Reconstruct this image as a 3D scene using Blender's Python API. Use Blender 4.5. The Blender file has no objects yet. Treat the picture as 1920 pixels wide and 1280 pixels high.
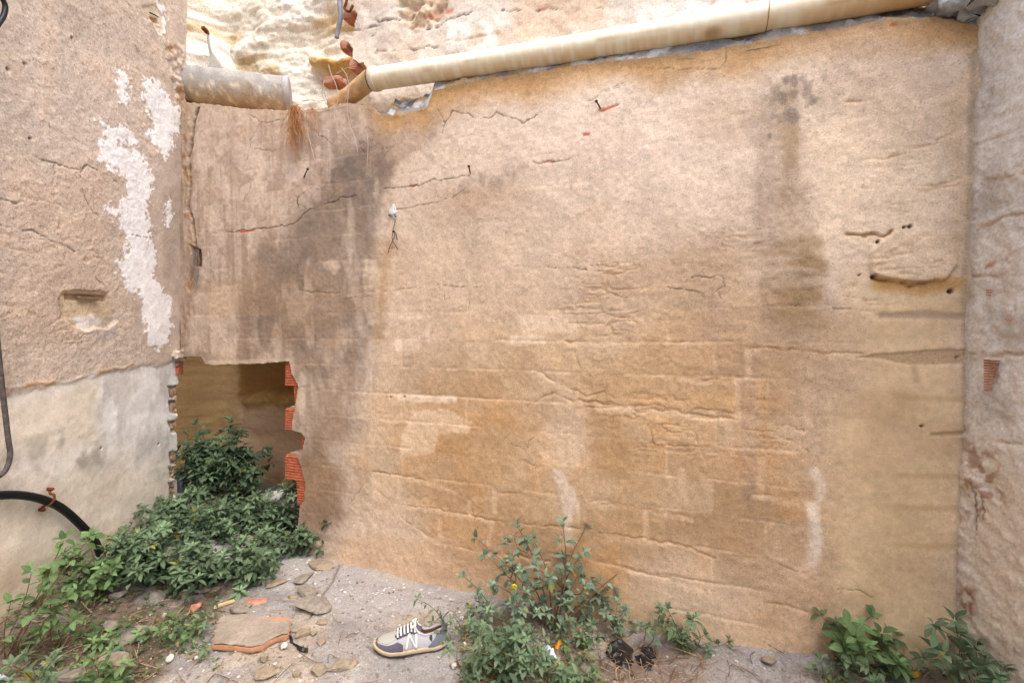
import bpy, math, random
import numpy as np
from mathutils import Vector, Matrix, Quaternion

# ------------------------------------------------------------------ camera, sky, sun, exposure
SC = bpy.context.scene
COL = SC.collection
CAM_H = 1.25
PITCH = math.radians(1.5)
FPX = 853.33                       # focal length in photograph pixels (1920 wide)
cam_d = bpy.data.cameras.new('camera')
cam_d.lens = 16.0; cam_d.sensor_width = 36.0; cam_d.clip_start = 0.02; cam_d.clip_end = 500
cam = bpy.data.objects.new('camera', cam_d); COL.objects.link(cam)
cam.location = (0, 0, CAM_H); cam.rotation_euler = (math.pi/2 - PITCH, 0, 0)
SC.camera = cam

SUN_EL, SUN_AZ = math.radians(62), math.radians(150)     # azimuth: compass style, 180 = behind the camera
W = bpy.data.worlds.new('World'); SC.world = W; W.use_nodes = True
nt = W.node_tree; nt.nodes.clear()
sky = nt.nodes.new('ShaderNodeTexSky'); sky.sky_type = 'NISHITA'; sky.sun_disc = False
sky.sun_elevation = SUN_EL; sky.sun_rotation = SUN_AZ; sky.dust_density = 4.0; sky.air_density = 1.0
hs = nt.nodes.new('ShaderNodeHueSaturation'); hs.inputs['Saturation'].default_value = 1.0
bg = nt.nodes.new('ShaderNodeBackground'); bg.inputs['Strength'].default_value = 0.15
wo = nt.nodes.new('ShaderNodeOutputWorld')
nt.links.new(sky.outputs[0], hs.inputs['Color']); nt.links.new(hs.outputs[0], bg.inputs[0]); nt.links.new(bg.outputs[0], wo.inputs[0])
sun_d = bpy.data.lights.new('sun', 'SUN'); sun_d.energy = 1.0; sun_d.angle = math.radians(60); sun_d.color = (1.0, 0.99, 0.97)
sun = bpy.data.objects.new('sun', sun_d); COL.objects.link(sun)
_sd = Vector((math.sin(SUN_AZ)*math.cos(SUN_EL), math.cos(SUN_AZ)*math.cos(SUN_EL), math.sin(SUN_EL)))
sun.rotation_euler = _sd.to_track_quat('Z', 'Y').to_euler()
SC.view_settings.view_transform = 'Standard'; SC.view_settings.look = 'None'
SC.view_settings.exposure = 1.22; SC.view_settings.gamma = 1.0
SC.render.engine = 'CYCLES'
SC.cycles.use_adaptive_sampling = True; SC.cycles.adaptive_threshold = 0.025; SC.cycles.max_bounces = 5; SC.cycles.diffuse_bounces = 3; SC.cycles.caustics_reflective = False; SC.cycles.caustics_refractive = False

# ------------------------------------------------------------------ helpers
rng = random.Random(7)
FWD = np.array([0, math.cos(PITCH), -math.sin(PITCH)]); UPV = np.array([0, math.sin(PITCH), math.cos(PITCH)])
CAMP = np.array([0, 0, CAM_H])
def ray(px, py):
    return FWD + np.array([1., 0, 0])*((px-960)/FPX) - UPV*((py-640)/FPX)
def gnd(px, py, z=0.0):
    d = ray(px, py); return CAMP + d*((z-CAM_H)/d[2])
def at(px, py, Y):
    d = ray(px, py); return CAMP + d*(Y/d[1])
def nrm(v):
    v = np.asarray(v, float); return v/np.linalg.norm(v)
def lin(c):
    c = np.asarray(c, float)/255.0
    return np.where(c <= 0.04045, c/12.92, ((c+0.055)/1.055)**2.4)
def sstep(a, b, x):
    t = np.clip((x-a)/(b-a), 0, 1); return t*t*(3-2*t)

_lat = np.random.RandomState(11).rand(8, 256, 256)
def vnoise(x, y, s=0):
    L = _lat[s % 8]; ox, oy = s*17.31, s*9.77
    x = np.asarray(x); y = np.asarray(y)
    if x.ndim == 2 and x.shape == y.shape and x.shape[0] > 4 and x.shape[1] > 4 and np.array_equal(x[0], x[-1]) and np.array_equal(x[0], x[3]) and np.array_equal(y[:, 0], y[:, -1]) and np.array_equal(y[:, 0], y[:, 3]):
        a = x[0]+ox; b = y[:, 0]+oy                      # axis-aligned grid: separable, much faster
        ia = np.floor(a).astype(int); ib = np.floor(b).astype(int); fa = a-ia; fb = b-ib
        fa = (fa*fa*(3-2*fa))[:, None]; fb = (fb*fb*(3-2*fb))[:, None]
        m = L[ia & 255]*(1-fa)+L[(ia+1) & 255]*fa        # (nx, 256)
        m = m.T
        return m[ib & 255]*(1-fb)+m[(ib+1) & 255]*fb
    x = x+ox; y = y+oy
    ix = np.floor(x).astype(int); iy = np.floor(y).astype(int); fx = x-ix; fy = y-iy
    fx = fx*fx*(3-2*fx); fy = fy*fy*(3-2*fy)
    a = L[ix & 255, iy & 255]; b = L[(ix+1) & 255, iy & 255]; c = L[ix & 255, (iy+1) & 255]; d = L[(ix+1) & 255, (iy+1) & 255]
    return (a*(1-fx)+b*fx)*(1-fy)+(c*(1-fx)+d*fx)*fy
def fbm(x, y, o=4, s=0, g=0.5):
    r = 0; a = 1; t = 0
    for i in range(o):
        r = r+a*vnoise(x*2**i, y*2**i, s+i); t += a; a *= g
    return r/t                       # 0..1

def mesh_np(name, verts, faces, col=None, mat=None, smooth=True):
    """quads / tris as arrays, corner-free point colours (linear rgba)"""
    me = bpy.data.meshes.new(name)
    verts = np.asarray(verts, np.float32)
    if isinstance(faces, np.ndarray):
        k = faces.shape[1]; nf = len(faces)
        me.vertices.add(len(verts)); me.vertices.foreach_set('co', verts.ravel())
        me.loops.add(nf*k); me.loops.foreach_set('vertex_index', faces.astype(np.int32).ravel())
        me.polygons.add(nf); me.polygons.foreach_set('loop_start', np.arange(0, nf*k, k, dtype=np.int32))
        me.update(calc_edges=True)
    else:
        me.from_pydata([tuple(v) for v in verts.tolist()], [], [tuple(f) for f in faces])
    if smooth:
        me.polygons.foreach_set('use_smooth', np.ones(len(me.polygons), bool))
    if col is not None:
        ca = me.color_attributes.new('Col', 'FLOAT_COLOR', 'POINT')
        c = np.asarray(col, np.float32)
        if c.ndim == 1: c = np.tile(c, (len(verts), 1))
        if c.shape[1] == 3: c = np.concatenate([c, np.ones((len(c), 1), np.float32)], 1)
        ca.data.foreach_set('color', c.astype(np.float32).ravel())
    if mat: me.materials.append(mat)
    me.update()
    return me
def link(name, me, parent=None, loc=None):
    o = bpy.data.objects.new(name, me); COL.objects.link(o)
    if parent is not None: o.parent = parent
    if loc is not None: o.location = loc
    return o
def tag(o, label=None, cat=None, group=None, kind=None):
    if label: o['label'] = label
    if cat: o['category'] = cat
    if group: o['group'] = group
    if kind: o['kind'] = kind
    return o
def root(name, loc, label, cat, group=None):
    o = bpy.data.objects.new(name, None); o.empty_display_size = 0.05; COL.objects.link(o); o.location = tuple(loc)
    return tag(o, label, cat, group)
def part(name, verts, faces, par, mat, col=None, smooth=True):
    """verts in world space -> child of an (unrotated) root or part"""
    off = np.zeros(3); p = par
    while p is not None:
        off = off+np.array(p.location); p = p.parent
    return link(name, mesh_np(name, np.asarray(verts, float)-off, faces, col, mat, smooth), par)

def tube(path, rad, seg=10, cap=True):
    P = np.asarray(path, float); n = len(P)
    R = np.full(n, rad) if np.isscalar(rad) else np.asarray(rad, float)
    T = np.gradient(P, axis=0); T /= np.linalg.norm(T, axis=1)[:, None]+1e-12
    a = np.array([0, 0, 1.]) if abs(T[0][2]) < .9 else np.array([1., 0, 0])
    X = nrm(np.cross(T[0], a)); vs = []
    for i in range(n):
        X = X-T[i]*np.dot(X, T[i]); X = nrm(X); Y = np.cross(T[i], X)
        for k in range(seg):
            t = 2*math.pi*k/seg; vs.append(P[i]+R[i]*(math.cos(t)*X+math.sin(t)*Y))
    fs = [(i*seg+k, i*seg+(k+1) % seg, (i+1)*seg+(k+1) % seg, (i+1)*seg+k) for i in range(n-1) for k in range(seg)]
    if cap:
        fs.append(tuple(range(seg))[::-1]); fs.append(tuple((n-1)*seg+k for k in range(seg)))
    return np.array(vs), fs
def smooth_path(pts, n=24):
    """Catmull-Rom through points"""
    P = np.asarray(pts, float); P = np.vstack([2*P[0]-P[1], P, 2*P[-1]-P[-2]]); out = []
    m = len(P)-3
    for q in np.linspace(0, m-1e-6, n):
        i = int(q); t = q-i; a, b, c, d = P[i:i+4]
        out.append(0.5*((2*b)+(-a+c)*t+(2*a-5*b+4*c-d)*t*t+(-a+3*b-3*c+d)*t**3))
    return np.array(out)
def merge(items):
    V = []; F = []; o = 0
    for v, f in items:
        V.append(np.asarray(v)); F += [tuple(i+o for i in q) for q in f]; o += len(v)
    return np.vstack(V), F
def boxm(c, s, R=None):
    x, y, z = np.array(s)/2
    v = np.array([(-x,-y,-z),(x,-y,-z),(x,y,-z),(-x,y,-z),(-x,-y,z),(x,-y,z),(x,y,z),(-x,y,z)])
    if R is not None: v = v @ np.array(R).T
    return v+np.array(c), [(0,3,2,1),(4,5,6,7),(0,1,5,4),(1,2,6,5),(2,3,7,6),(3,0,4,7)]

# ------------------------------------------------------------------ materials
def new_mat(name):
    m = bpy.data.materials.new(name); m.use_nodes = True
    nt = m.node_tree; b = nt.nodes['Principled BSDF']
    b.inputs['Specular IOR Level'].default_value = 0.25
    return m, nt, b
def N(nt, kind, **kw):
    n = nt.nodes.new(kind)
    for k, v in kw.items():
        if k in n.inputs: n.inputs[k].default_value = v
        else: setattr(n, k, v)
    return n
def mat_attr(name, grain=220., amount=0.35, bump=0.6, dist=0.004, rough=0.92, chips=False, speck=0.25):
    """vertex colour times fine grain; alpha of the attribute scales the grain (or the chips)"""
    m, nt, b = new_mat(name); L = nt.links.new
    at_ = N(nt, 'ShaderNodeAttribute', attribute_name='Col')
    tc = N(nt, 'ShaderNodeTexCoord')
    n1 = N(nt, 'ShaderNodeTexNoise', Scale=grain, Detail=2.0, Roughness=0.7); L(tc.outputs['Object'], n1.inputs['Vector'])
    n2 = N(nt, 'ShaderNodeTexNoise', Scale=grain*0.22, Detail=3.0, Roughness=0.65); L(tc.outputs['Object'], n2.inputs['Vector'])
    vo = N(nt, 'ShaderNodeTexVoronoi', Scale=grain*0.9); L(tc.outputs['Object'], vo.inputs['Vector'])
    # factor = 1 + amount*alpha*(noise-0.5)*2 + speck
    r1 = N(nt, 'ShaderNodeMapRange'); r1.inputs[1].default_value = 0.3; r1.inputs[2].default_value = 0.7
    r1.inputs[3].default_value = -amount; r1.inputs[4].default_value = amount; L(n1.outputs[0], r1.inputs[0])
    r2 = N(nt, 'ShaderNodeMapRange'); r2.inputs[1].default_value = 0.3; r2.inputs[2].default_value = 0.7
    r2.inputs[3].default_value = -amount*0.22; r2.inputs[4].default_value = amount*0.22; L(n2.outputs[0], r2.inputs[0])
    sx = N(nt, 'ShaderNodeSeparateColor'); L(vo.outputs['Color'], sx.inputs[0])
    r3 = N(nt, 'ShaderNodeMapRange'); r3.inputs[1].default_value = 0.80; r3.inputs[2].default_value = 1.0
    r3.inputs[3].default_value = 0.0; r3.inputs[4].default_value = speck; L(sx.outputs[0], r3.inputs[0])
    r4 = N(nt, 'ShaderNodeMapRange'); r4.inputs[1].default_value = 0.85; r4.inputs[2].default_value = 1.0
    r4.inputs[3].default_value = 0.0; r4.inputs[4].default_value = -speck*1.3; L(sx.outputs[1], r4.inputs[0])
    s1 = N(nt, 'ShaderNodeMath', operation='ADD'); L(r1.outputs[0], s1.inputs[0]); L(r2.outputs[0], s1.inputs[1])
    s2 = N(nt, 'ShaderNodeMath', operation='ADD'); L(r3.outputs[0], s2.inputs[0]); L(r4.outputs[0], s2.inputs[1])
    s3 = N(nt, 'ShaderNodeMath', operation='ADD'); L(s1.outputs[0], s3.inputs[0]); L(s2.outputs[0], s3.inputs[1])
    ml = N(nt, 'ShaderNodeMath', operation='MULTIPLY_ADD'); L(s3.outputs[0], ml.inputs[0])
    if chips: ml.inputs[1].default_value = 1.0
    else: L(at_.outputs['Alpha'], ml.inputs[1])
    ml.inputs[2].default_value = 1.0
    mx = N(nt, 'ShaderNodeVectorMath', operation='SCALE'); L(at_.outputs['Color'], mx.inputs[0]); L(ml.outputs[0], mx.inputs['Scale'])
    colour = mx.outputs[0]
    if chips:
        v2 = N(nt, 'ShaderNodeTexVoronoi', Scale=46.0); 
        nw = N(nt, 'ShaderNodeTexNoise', Scale=60.0); L(tc.outputs['Object'], nw.inputs['Vector'])
        av = N(nt, 'ShaderNodeVectorMath', operation='MULTIPLY_ADD'); L(nw.outputs['Color'], av.inputs[0]); av.inputs[1].default_value = (0.012,)*3; L(tc.outputs['Object'], av.inputs[2])
        L(av.outputs[0], v2.inputs['Vector'])
        sc = N(nt, 'ShaderNodeSeparateColor'); L(v2.outputs['Color'], sc.inputs[0])
        g1 = N(nt, 'ShaderNodeMath', operation='MULTIPLY'); L(sc.outputs[0], g1.inputs[0]); g1.inputs[1].default_value = 0.42
        g2 = N(nt, 'ShaderNodeMath', operation='LESS_THAN'); L(v2.outputs['Distance'], g2.inputs[0]); L(g1.outputs[0], g2.inputs[1])
        g3 = N(nt, 'ShaderNodeMath', operation='GREATER_THAN'); L(sc.outputs[1], g3.inputs[0]); g3.inputs[1].default_value = 0.45
        g4 = N(nt, 'ShaderNodeMath', operation='MULTIPLY'); L(g2.outputs[0], g4.inputs[0]); L(g3.outputs[0], g4.inputs[1])
        g5 = N(nt, 'ShaderNodeMath', operation='MULTIPLY'); L(g4.outputs[0], g5.inputs[0]); L(at_.outputs['Alpha'], g5.inputs[1])
        mc = N(nt, 'ShaderNodeMix', data_type='RGBA'); L(g5.outputs[0], mc.inputs[0]); L(colour, mc.inputs[6]); mc.inputs[7].default_value = (0.62, 0.58, 0.54, 1)
        colour = mc.outputs[2]
    L(colour, b.inputs['Base Color'])
    bh = N(nt, 'ShaderNodeMath', operation='ADD'); L(n1.outputs[0], bh.inputs[0]); L(n2.outputs[0], bh.inputs[1])
    bh2 = bh
    bp = N(nt, 'ShaderNodeBump', Distance=dist); L(bh2.outputs[0], bp.inputs['Height'])
    if chips: bp.inputs['Strength'].default_value = bump
    else:
        bs = N(nt, 'ShaderNodeMath', operation='MULTIPLY'); L(at_.outputs['Alpha'], bs.inputs[0]); bs.inputs[1].default_value = bump; L(bs.outputs[0], bp.inputs['Strength'])
    L(bp.outputs[0], b.inputs['Normal']); b.inputs['Roughness'].default_value = rough
    return m
def mat_plain(name, rgb, rough=0.6, var=0.2, scale=30., bump=0.2, spec=0.3, metal=0.0, rgb2=None, dist=0.002):
    m, nt, b = new_mat(name); L = nt.links.new
    tc = N(nt, 'ShaderNodeTexCoord'); n1 = N(nt, 'ShaderNodeTexNoise', Scale=scale, Detail=6.0, Roughness=0.65); L(tc.outputs['Object'], n1.inputs['Vector'])
    c1 = lin(rgb); c2 = lin(rgb2) if rgb2 is not None else np.clip(c1*(1+var), 0, 1)
    if rgb2 is None: c1 = c1*(1-var)
    cr = N(nt, 'ShaderNodeValToRGB'); cr.color_ramp.elements[0].position = 0.32; cr.color_ramp.elements[1].position = 0.68
    cr.color_ramp.elements[0].color = (*c1, 1); cr.color_ramp.elements[1].color = (*c2, 1)
    L(n1.outputs[0], cr.inputs[0]); L(cr.outputs[0], b.inputs['Base Color'])
    bp = N(nt, 'ShaderNodeBump', Distance=dist, Strength=bump); L(n1.outputs[0], bp.inputs['Height']); L(bp.outputs[0], b.inputs['Normal'])
    b.inputs['Roughness'].default_value = rough; b.inputs['Specular IOR Level'].default_value = spec; b.inputs['Metallic'].default_value = metal
    return m
def mat_leaf(name, c_dark, c_light, trans=0.25):
    m, nt, b = new_mat(name); L = nt.links.new
    oi = N(nt, 'ShaderNodeObjectInfo'); cr = N(nt, 'ShaderNodeValToRGB')
    e = cr.color_ramp.elements; e[0].color = (*lin(c_dark), 1); e[1].color = (*lin(c_light), 1); e[1].position = 0.955
    y = e.new(0.985); y.color = (*lin((150, 140, 60)), 1)
    L(oi.outputs['Random'], cr.inputs[0])
    tc = N(nt, 'ShaderNodeTexCoord'); no = N(nt, 'ShaderNodeTexNoise', Scale=4.0, Detail=3.0); L(tc.outputs['Object'], no.inputs['Vector'])
    # paler midrib: object x = across the leaf
    sx = N(nt, 'ShaderNodeSeparateXYZ'); L(tc.outputs['Object'], sx.inputs[0])
    ab = N(nt, 'ShaderNodeMath', operation='ABSOLUTE'); L(sx.outputs[0], ab.inputs[0])
    rb = N(nt, 'ShaderNodeMapRange'); rb.inputs[1].default_value = 0.0; rb.inputs[2].default_value = 0.03; rb.inputs[3].default_value = 1.35; rb.inputs[4].default_value = 1.0; L(ab.outputs[0], rb.inputs[0])
    rn = N(nt, 'ShaderNodeMapRange'); rn.inputs[3].default_value = 0.65; rn.inputs[4].default_value = 1.3; L(no.outputs[0], rn.inputs[0])
    mm = N(nt, 'ShaderNodeMath', operation='MULTIPLY'); L(rb.outputs[0], mm.inputs[0]); L(rn.outputs[0], mm.inputs[1])
    vm = N(nt, 'ShaderNodeVectorMath', operation='SCALE'); L(cr.outputs[0], vm.inputs[0]); L(mm.outputs[0], vm.inputs['Scale'])
    L(vm.outputs[0], b.inputs['Base Color']); b.inputs['Roughness'].default_value = 0.75; b.inputs['Specular IOR Level'].default_value = 0.12
    tr = N(nt, 'ShaderNodeBsdfTranslucent'); L(vm.outputs[0], tr.inputs[0])
    mix = N(nt, 'ShaderNodeMixShader'); mix.inputs[0].default_value = trans
    L(b.outputs[0], mix.inputs[1]); L(tr.outputs[0], mix.inputs[2]); L(mix.outputs[0], nt.nodes['Material Output'].inputs['Surface'])
    return m

M_REND = mat_attr('sand_render', 200, 0.15, 0.30, 0.004, speck=0.16)
M_LEFT = mat_attr('pebbly_render', 175, 0.2, 0.38, 0.0045, speck=0.26)
M_ROCK = mat_attr('sandstone', 110, 0.2, 0.8, 0.008, speck=0.12)
M_GROUND = mat_attr('dusty_ground', 160, 0.22, 0.5, 0.005, chips=True, speck=0.2)
M_SOFT = mat_attr('weathered_surface', 120, 0.16, 0.4, 0.003, speck=0.1)
M_BRICK = mat_plain('fired_clay', (160, 78, 52), 0.9, 0.2, 45, 0.5, 0.2, 0, (196, 120, 88))
M_BRICK_OLD = mat_plain('weathered_clay', (156, 88, 68), 0.95, 0.2, 26, 0.7, 0.2, 0, (198, 152, 128))
M_LEAF_A = mat_leaf('pellitory_leaf', (80, 98, 72), (128, 145, 112))
M_LEAF_B = mat_leaf('grey_green_leaf', (94, 114, 94), (138, 156, 130))
M_LEAF_C = mat_leaf('bright_leaf', (84, 110, 68), (128, 154, 104), 0.3)
M_STEM = mat_plain('weed_stem', (112, 84, 66), 0.8, 0.3, 40)
M_STEMG = mat_plain('green_stem', (98, 104, 64), 0.8, 0.3, 40)
M_BLACK = mat_plain('black_plastic', (26, 27, 30), 0.45, 0.3, 12, 0.1, 0.4)
M_RUST = mat_plain('rusty_iron', (86, 50, 36), 0.9, 0.2, 90, 0.6, 0.2, 0.0, (128, 66, 40))
M_IRON = mat_plain('dark_iron', (44, 38, 36), 0.7, 0.4, 80, 0.4)
M_STONE = mat_plain('limestone', (122, 110, 94), 0.95, 0.2, 40, 0.8, 0.2, 0, (164, 148, 126), 0.004)
M_STONE2 = mat_plain('grey_stone', (114, 106, 97), 0.95, 0.2, 40, 0.8, 0.2, 0, (154, 144, 132), 0.004)
M_SHELL = mat_plain('snail_shell', (204, 198, 186), 0.5, 0.08, 60, 0.1)

# ------------------------------------------------------------------ relief sheets (walls, rock)
def seg_dist(u, v, pts, closed=False):
    P = np.asarray(pts, float); n = len(P); d = np.full(u.shape, 1e9)
    for i in range(n if closed else n-1):
        a = P[i]; b = P[(i+1) % n]; e = b-a; L = max(e @ e, 1e-12)
        t = np.clip(((u-a[0])*e[0]+(v-a[1])*e[1])/L, 0, 1)
        d = np.minimum(d, (u-a[0]-t*e[0])**2+(v-a[1]-t*e[1])**2)
    return np.sqrt(d)
def inside(u, v, pts):
    P = np.asarray(pts, float); n = len(P); r = np.zeros(u.shape, bool); j = n-1
    for i in range(n):
        (xi, yi), (xj, yj) = P[i], P[j]
        c = ((yi > v) != (yj > v)) & (u < (xj-xi)*(v-yi)/(yj-yi+1e-15)+xi); r ^= c; j = i
    return r

class Sheet:
    def __init__(s, O, U, Vraw, u0, u1, v0, v1, step, seed=0, flip=1, dense=None):
        s.O = np.asarray(O, float); s.U = nrm(U); n = nrm(np.cross(s.U, Vraw)); s.V = nrm(np.cross(n, s.U)); s.N = n*flip
        nu = int((u1-u0)/step)+1; nv = int((v1-v0)/step)+1
        s.us = np.linspace(u0, u1, nu); s.vs = np.linspace(v0, v1, nv)
        if dense: s.us = np.concatenate([np.arange(u0, dense, step), np.linspace(dense, u1, int((u1-dense)/.06))])
        s.u, s.v = np.meshgrid(s.us, s.vs); s.seed = seed
        s.disp = np.zeros_like(s.u); s.col = np.zeros(s.u.shape+(3,)); s.alpha = np.ones_like(s.u)
        s.keep = np.ones(s.u.shape, bool); s.wc = {}
    def uv(s, pts):
        out = []
        for p in pts:
            d = ray(p[0], p[1]); t = np.dot(s.O-CAMP, s.N)/np.dot(d, s.N); q = CAMP+d*t-s.O
            out.append((q @ s.U, q @ s.V))
        return np.array(out)
    def pt(s, px, py, off=0.0):
        d = ray(px, py); t = np.dot(s.O+s.N*off-CAMP, s.N)/np.dot(d, s.N); return CAMP+d*t
    def warp(s, amp, sc):
        k = (amp, sc)
        if k not in s.wc:
            s.wc[k] = ((fbm(s.u*sc, s.v*sc, 4, s.seed+1)-.5)*2*amp, (fbm(s.u*sc+31, s.v*sc+7, 4, s.seed+2)-.5)*2*amp)
        return s.wc[k]
    def box(s, P, pad):
        i0 = max(np.searchsorted(s.us, P[:, 0].min()-pad)-1, 0); i1 = min(np.searchsorted(s.us, P[:, 0].max()+pad)+1, len(s.us))
        j0 = max(np.searchsorted(s.vs, P[:, 1].min()-pad)-1, 0); j1 = min(np.searchsorted(s.vs, P[:, 1].max()+pad)+1, len(s.vs))
        return slice(j0, j1), slice(i0, i1)
    def poly(s, pts, soft=0.02, amp=0.02, sc=14., uvp=False):
        """0..1 mask of a polygon given in photograph points, edge broken up by noise"""
        P = np.asarray(pts, float) if uvp else s.uv(pts); m = np.zeros_like(s.u); b = s.box(P, soft*2+amp*2)
        if m[b].size == 0: return m
        wu, wv = s.warp(amp, sc); u = s.u[b]+wu[b]; v = s.v[b]+wv[b]
        d = seg_dist(u, v, P, True)*np.where(inside(u, v, P), 1, -1)
        m[b] = sstep(-soft, soft, d); return m
    def line(s, pts, w=0.006, soft=None, amp=0.008, sc=16., uvp=False):
        P = np.asarray(pts, float) if uvp else s.uv(pts); soft = w if soft is None else soft; m = np.zeros_like(s.u); b = s.box(P, w+soft+amp*2)
        if m[b].size == 0: return m
        wu, wv = s.warp(amp, sc); d = seg_dist(s.u[b]+wu[b], s.v[b]+wv[b], P)
        m[b] = 1-sstep(w*.3, w+soft, d); return m
    def tint(s, m, rgb, k=1.0):
        a = np.clip(m*k, 0, 1)[..., None]; s.col = s.col*(1-a)+np.array(rgb, float)*a
    def cached(s, *k):
        if k not in s.wc: s.wc[k] = fbm(s.u*k[0]+k[4], s.v*k[1], k[2], s.seed+k[3])
        return s.wc[k]
    def crack(s, pts, w=0.003, deep=0.006, dark=0.5, amp=0.014, sc=26.):
        w = w*.62; m = s.line(pts, w, w*.7, amp, sc)*sstep(.28, .5, s.cached(11, 11, 3, 5, 0))
        s.disp -= m*deep*.6; s.col *= (1-np.clip(m*dark*.75, 0, 1))[..., None]
    def course(s, pts, deep=0.006, pale=(222, 190, 156), kp=0.4, w=0.006):
        """a mortar course telegraphing through the render: small undercut above, faint pale ridge below, both broken"""
        P = s.uv(pts); k1 = sstep(.34, .6, s.cached(8, 14, 3, 3, 0)); k2 = sstep(.34, .62, s.cached(7, 12, 3, 4, 4))
        k1 = k1*sstep(.15, .5, s.cached(42, 42, 3, 6, 0)); m = s.line(P, w*.4, w*.7, 0.012, 30., True)*k1; s.disp -= m*deep*.6; s.tint(m, (146, 104, 64), 0.42)
        Q = P.copy(); Q[:, 1] -= 0.014; r = s.line(Q, w*1.3, w*2.2, 0.012, 30., True)*k2*(.4+.6*s.cached(42, 42, 3, 6, 0))
        s.disp += r*deep*.14; s.tint(r, pale, kp)
    def build(s, name, mat, parent=None, rim=0.03, rimcol=(150, 120, 90)):
        nv, nu = s.u.shape
        q = s.keep[:-1, :-1] & s.keep[1:, :-1] & s.keep[:-1, 1:] & s.keep[1:, 1:]
        idx = np.arange(nv*nu).reshape(nv, nu)
        J, I = np.nonzero(q)
        F = np.stack([idx[J, I], idx[J, I+1], idx[J+1, I+1], idx[J+1, I]], 1)
        P = s.O+s.u[..., None]*s.U+s.v[..., None]*s.V+s.disp[..., None]*s.N
        P = P.reshape(-1, 3)
        C = np.concatenate([lin(np.clip(s.col, 0, 255)), s.alpha[..., None]], 2).reshape(-1, 4)
        # rim
        qp = np.pad(q, 1); E = []
        a = q & ~qp[:-2, 1:-1]; j, i = np.nonzero(a); E.append(np.stack([idx[j, i+1], idx[j, i]], 1))
        a = q & ~qp[2:, 1:-1]; j, i = np.nonzero(a); E.append(np.stack([idx[j+1, i], idx[j+1, i+1]], 1))
        a = q & ~qp[1:-1, :-2]; j, i = np.nonzero(a); E.append(np.stack([idx[j, i], idx[j+1, i]], 1))
        a = q & ~qp[1:-1, 2:]; j, i = np.nonzero(a); E.append(np.stack([idx[j+1, i+1], idx[j, i+1]], 1))
        E = np.vstack(E)
        if rim and len(E):
            vb = np.unique(E); mp = {k: n for n, k in enumerate(vb)}
            base = len(P)
            f1 = P[vb]; f2 = P[vb]-s.N*rim
            mpa = np.full(len(P), -1); mpa[vb] = np.arange(len(vb))
            a = mpa[E[:, 0]]; b = mpa[E[:, 1]]
            RF = np.stack([base+b, base+a, base+len(vb)+a, base+len(vb)+b], 1)
            P = np.vstack([P, f1, f2]); rc = np.concatenate([lin(rimcol), [1.]])
            C = np.vstack([C, np.tile(rc, (2*len(vb), 1))]); F = np.vstack([F, RF])
        used = np.unique(F); mp = np.full(len(P), -1); mp[used] = np.arange(len(used))
        P = P[used]; C = C[used]; F = mp[F]
        if np.dot(np.cross(s.U, s.V), s.N) < 0: F = F[:, ::-1]
        if parent is not None: P = P-np.array(parent.location)
        me = mesh_np(name, P, F, C, mat); return link(name, me, parent)

# ------------------------------------------------------------------ the place: plan of the walls
B1, B2 = gnd(700, 1068), gnd(1380, 1213)
BU = nrm(B2-B1)
UP = np.array([0, 0, 1.])
back = Sheet(B1, BU, UP, -1.72, 2.48, -0.12, 2.62, 0.0044, 0)
if back.N[1] > 0: back.N = -back.N
bw = lambda px, py, off=0.0: back.pt(px, py, off)
LA, LB = bw(342, 60), bw(334, 930)                 # left corner line
RA, RB = bw(1835, 60), bw(1793, 1180)              # right corner line
LDIR = nrm([0.10, -1, 0]); RDIR = nrm([-0.04, -1, 0])

# ground --------------------------------------------------------
def gz(x, y):
    x = np.asarray(x, float); y = np.asarray(y, float)
    h = (fbm(x*2.2, y*2.2, 3, 3)-.5)*0.035
    h = h+0.09*sstep(0.75, 1.75, x)*sstep(0.2, 1.3, y)
    h = h+0.10*sstep(-1.25, -2.0, x)+0.05*sstep(-.9, -1.6, x)*sstep(2.0, 2.7, y)
    h = h-0.02*np.exp(-((x-.45)**2+(y-1.9)**2)/.12)
    return h
def on(px, py):
    p = gnd(px, py)
    for _ in range(6): p = gnd(px, py, float(gz(p[0], p[1])))
    return p
def axis(a, b, st, far):
    c = list(np.arange(a, b, st)); lo = [a-far, a-far*.3, a-far*.1, a-1.2, a-.5, a-.2, a-.08]; hi = [b+.08, b+.2, b+.5, b+1.2, b+far*.1, b+far*.3, b+far]
    return np.array(lo+c+hi)
gx = axis(-2.15, 1.75, 0.0085, 60); gy = axis(0.95, 3.1, 0.0085, 60)
GX, GY = np.meshgrid(gx, gy)
GZ = gz(GX, GY)+(fbm(GX*24, GY*24, 4, 4)-.5)*0.016+(fbm(GX*90, GY*90, 2, 5)-.5)*0.004
gc = np.zeros(GX.shape+(3,)); gc[:] = (143, 139, 136)
t1 = fbm(GX*3, GY*3, 4, 6)[..., None]; gc = gc*(1-.5*sstep(.45, .7, t1))+np.array((142, 134, 127))*.5*sstep(.45, .7, t1)
t3 = sstep(.5, .66, fbm(GX*4+7, GY*4, 4, 2))[..., None]; gc = gc*(1-.6*t3)+np.array((162, 146, 126))*.6*t3
t2 = fbm(GX*11, GY*11, 4, 1)[..., None]; gc *= .86+.28*t2
def gpoly(pts, soft=.06, amp=.05, sc=9):
    P = np.array([on(*p)[:2] for p in pts])
    u = GX+(fbm(GX*sc, GY*sc, 3, 2)-.5)*2*amp; v = GY+(fbm(GX*sc+9, GY*sc, 3, 3)-.5)*2*amp
    return sstep(-soft, soft, seg_dist(u, v, P, True)*np.where(inside(u, v, P), 1, -1))
slab = gpoly([(470, 1080), (545, 1035), (640, 1050), (870, 1112), (840, 1150), (760, 1140), (700, 1180), (560, 1130)], .05, .05)
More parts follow.
